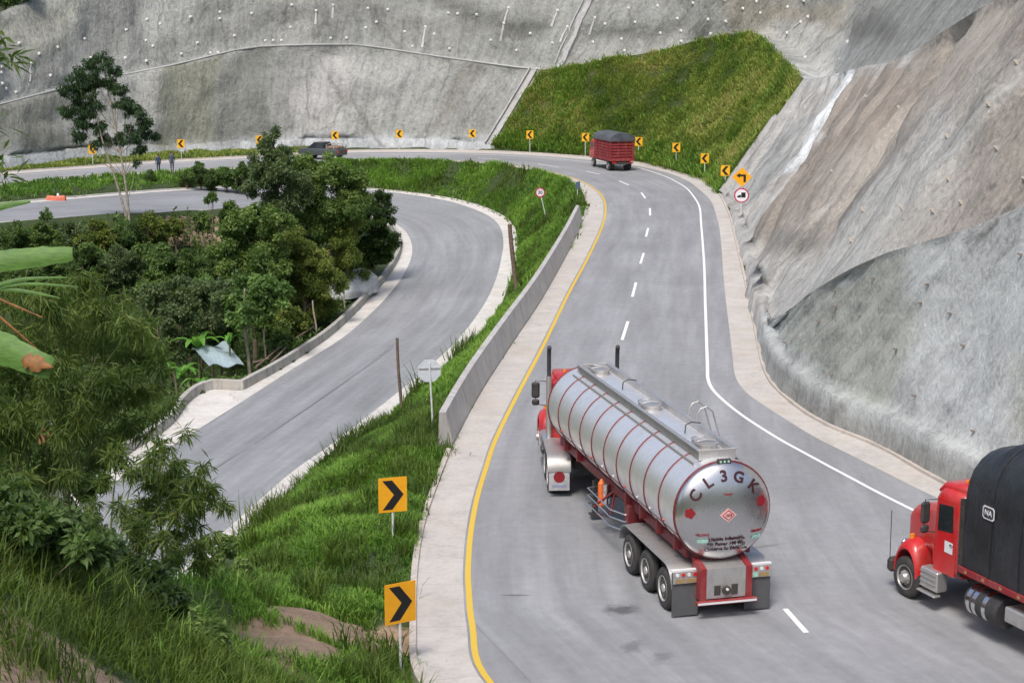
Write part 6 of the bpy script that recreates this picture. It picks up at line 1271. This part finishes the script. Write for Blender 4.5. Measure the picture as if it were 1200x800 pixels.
anchors(uw, uwV, uwN, [2, 4, 6, 8, 10], (-10, 1010), 42, .14, capm, 'anchor_cap', .7, 100, .22)
anchors(bw, bwV, bwN, [7, 13, 19, 25, 30], (900, 1215), 62, .07, simple('anchor_cap_beige', (.42, .38, .33), .85, 0, .25), 'anchor_cap', 1.4, 60)
anchors(nw, nwV, nwN, [10, 15, 20, 26], (930, 1215), 75, .035, boltm, 'drain_hole', 1.5, 24)
def channel(name, label, path, nrm, w, mat):
    path = np.array(path); T = np.gradient(path, axis=0); T /= np.linalg.norm(T, axis=1)[:, None]; S = np.cross(T, nrm); S /= np.linalg.norm(S, axis=1)[:, None]
    m = MB()
    prof = [(-w-.15, -.2), (-w-.15, .30), (-w, .30), (-w, .04), (w, .04), (w, .30), (w+.15, .30), (w+.15, -.2)]
    rings = [[path[i]+S[i]*a+nrm[i]*b for a, b in prof] for i in range(len(path))]
    m.loft(rings); o = m.build(name, mat, None, 30); return tag(o, label, 'drain')
cop = MB(); pth = [Vector(p) for p in RC[4, :cu[8]+1][::3]]; cop.tube([p+Vector((0, 0, .05)) for p in pth], .09, 6); cop.build('coping', simple('pale_coping', (.40, .40, .39), .9, 0, .15), fw, 60)
M['drain'] = concrete('drain_concrete', (.42, .42, .42), 0, dark=.5)
j8 = cu[8]; cpx = proj(uwV[1]); ju = int(np.argmin(np.abs(cpx[:, 0]-655)))
fi = fwV[:, -2]; channel('drain_channel', 'stepped concrete drain climbing the left edge of the green slope', fi[1:], fwN[1:, -2], .3, M['drain'])
channel('drain_channel', 'dark concrete drain channel running up the upper tier above the green slope', uwV[1:, ju], uwN[1:, ju], .45, M['drain'])
channel('drain_channel', 'narrow grey drain down the right edge of the green slope', bwV[1:26, 1], bwN[1:26, 1], .22, M['drain'])
# ------------------------------------------------------------------ light
SC.world = bpy.data.worlds.new('World'); SC.world.use_nodes = True; wn = SC.world.node_tree
sky = wn.nodes.new('ShaderNodeTexSky'); sky.sky_type = 'NISHITA'; sky.sun_disc = False
SUN_EL, SUN_AZ = 58, 200          # azimuth measured clockwise from +Y
sky.sun_elevation = rad(SUN_EL); sky.sun_rotation = rad(SUN_AZ); sky.air_density = 1.0; sky.dust_density = 4.2; sky.ozone_density = 1.0
wn.links.new(sky.outputs[0], wn.nodes['Background'].inputs[0]); wn.nodes['Background'].inputs[1].default_value = .092
sl = bpy.data.lights.new('sun', 'SUN'); sl.energy = 1.35; sl.angle = rad(14); sl.color = (1, .96, .90)
so = bpy.data.objects.new('sun', sl); COL.objects.link(so)
d = Vector((math.sin(rad(SUN_AZ))*math.cos(rad(SUN_EL)), math.cos(rad(SUN_AZ))*math.cos(rad(SUN_EL)), math.sin(rad(SUN_EL))))
so.rotation_euler = d.to_track_quat('Z', 'Y').to_euler()
SC.view_settings.view_transform = 'Standard'; SC.view_settings.look = 'None'; SC.view_settings.gamma = 1; SC.view_settings.exposure = .92
SC.cycles.max_bounces = 6; SC.cycles.diffuse_bounces = 3; SC.cycles.glossy_bounces = 3; SC.cycles.transmission_bounces = 3; SC.cycles.transparent_max_bounces = 6
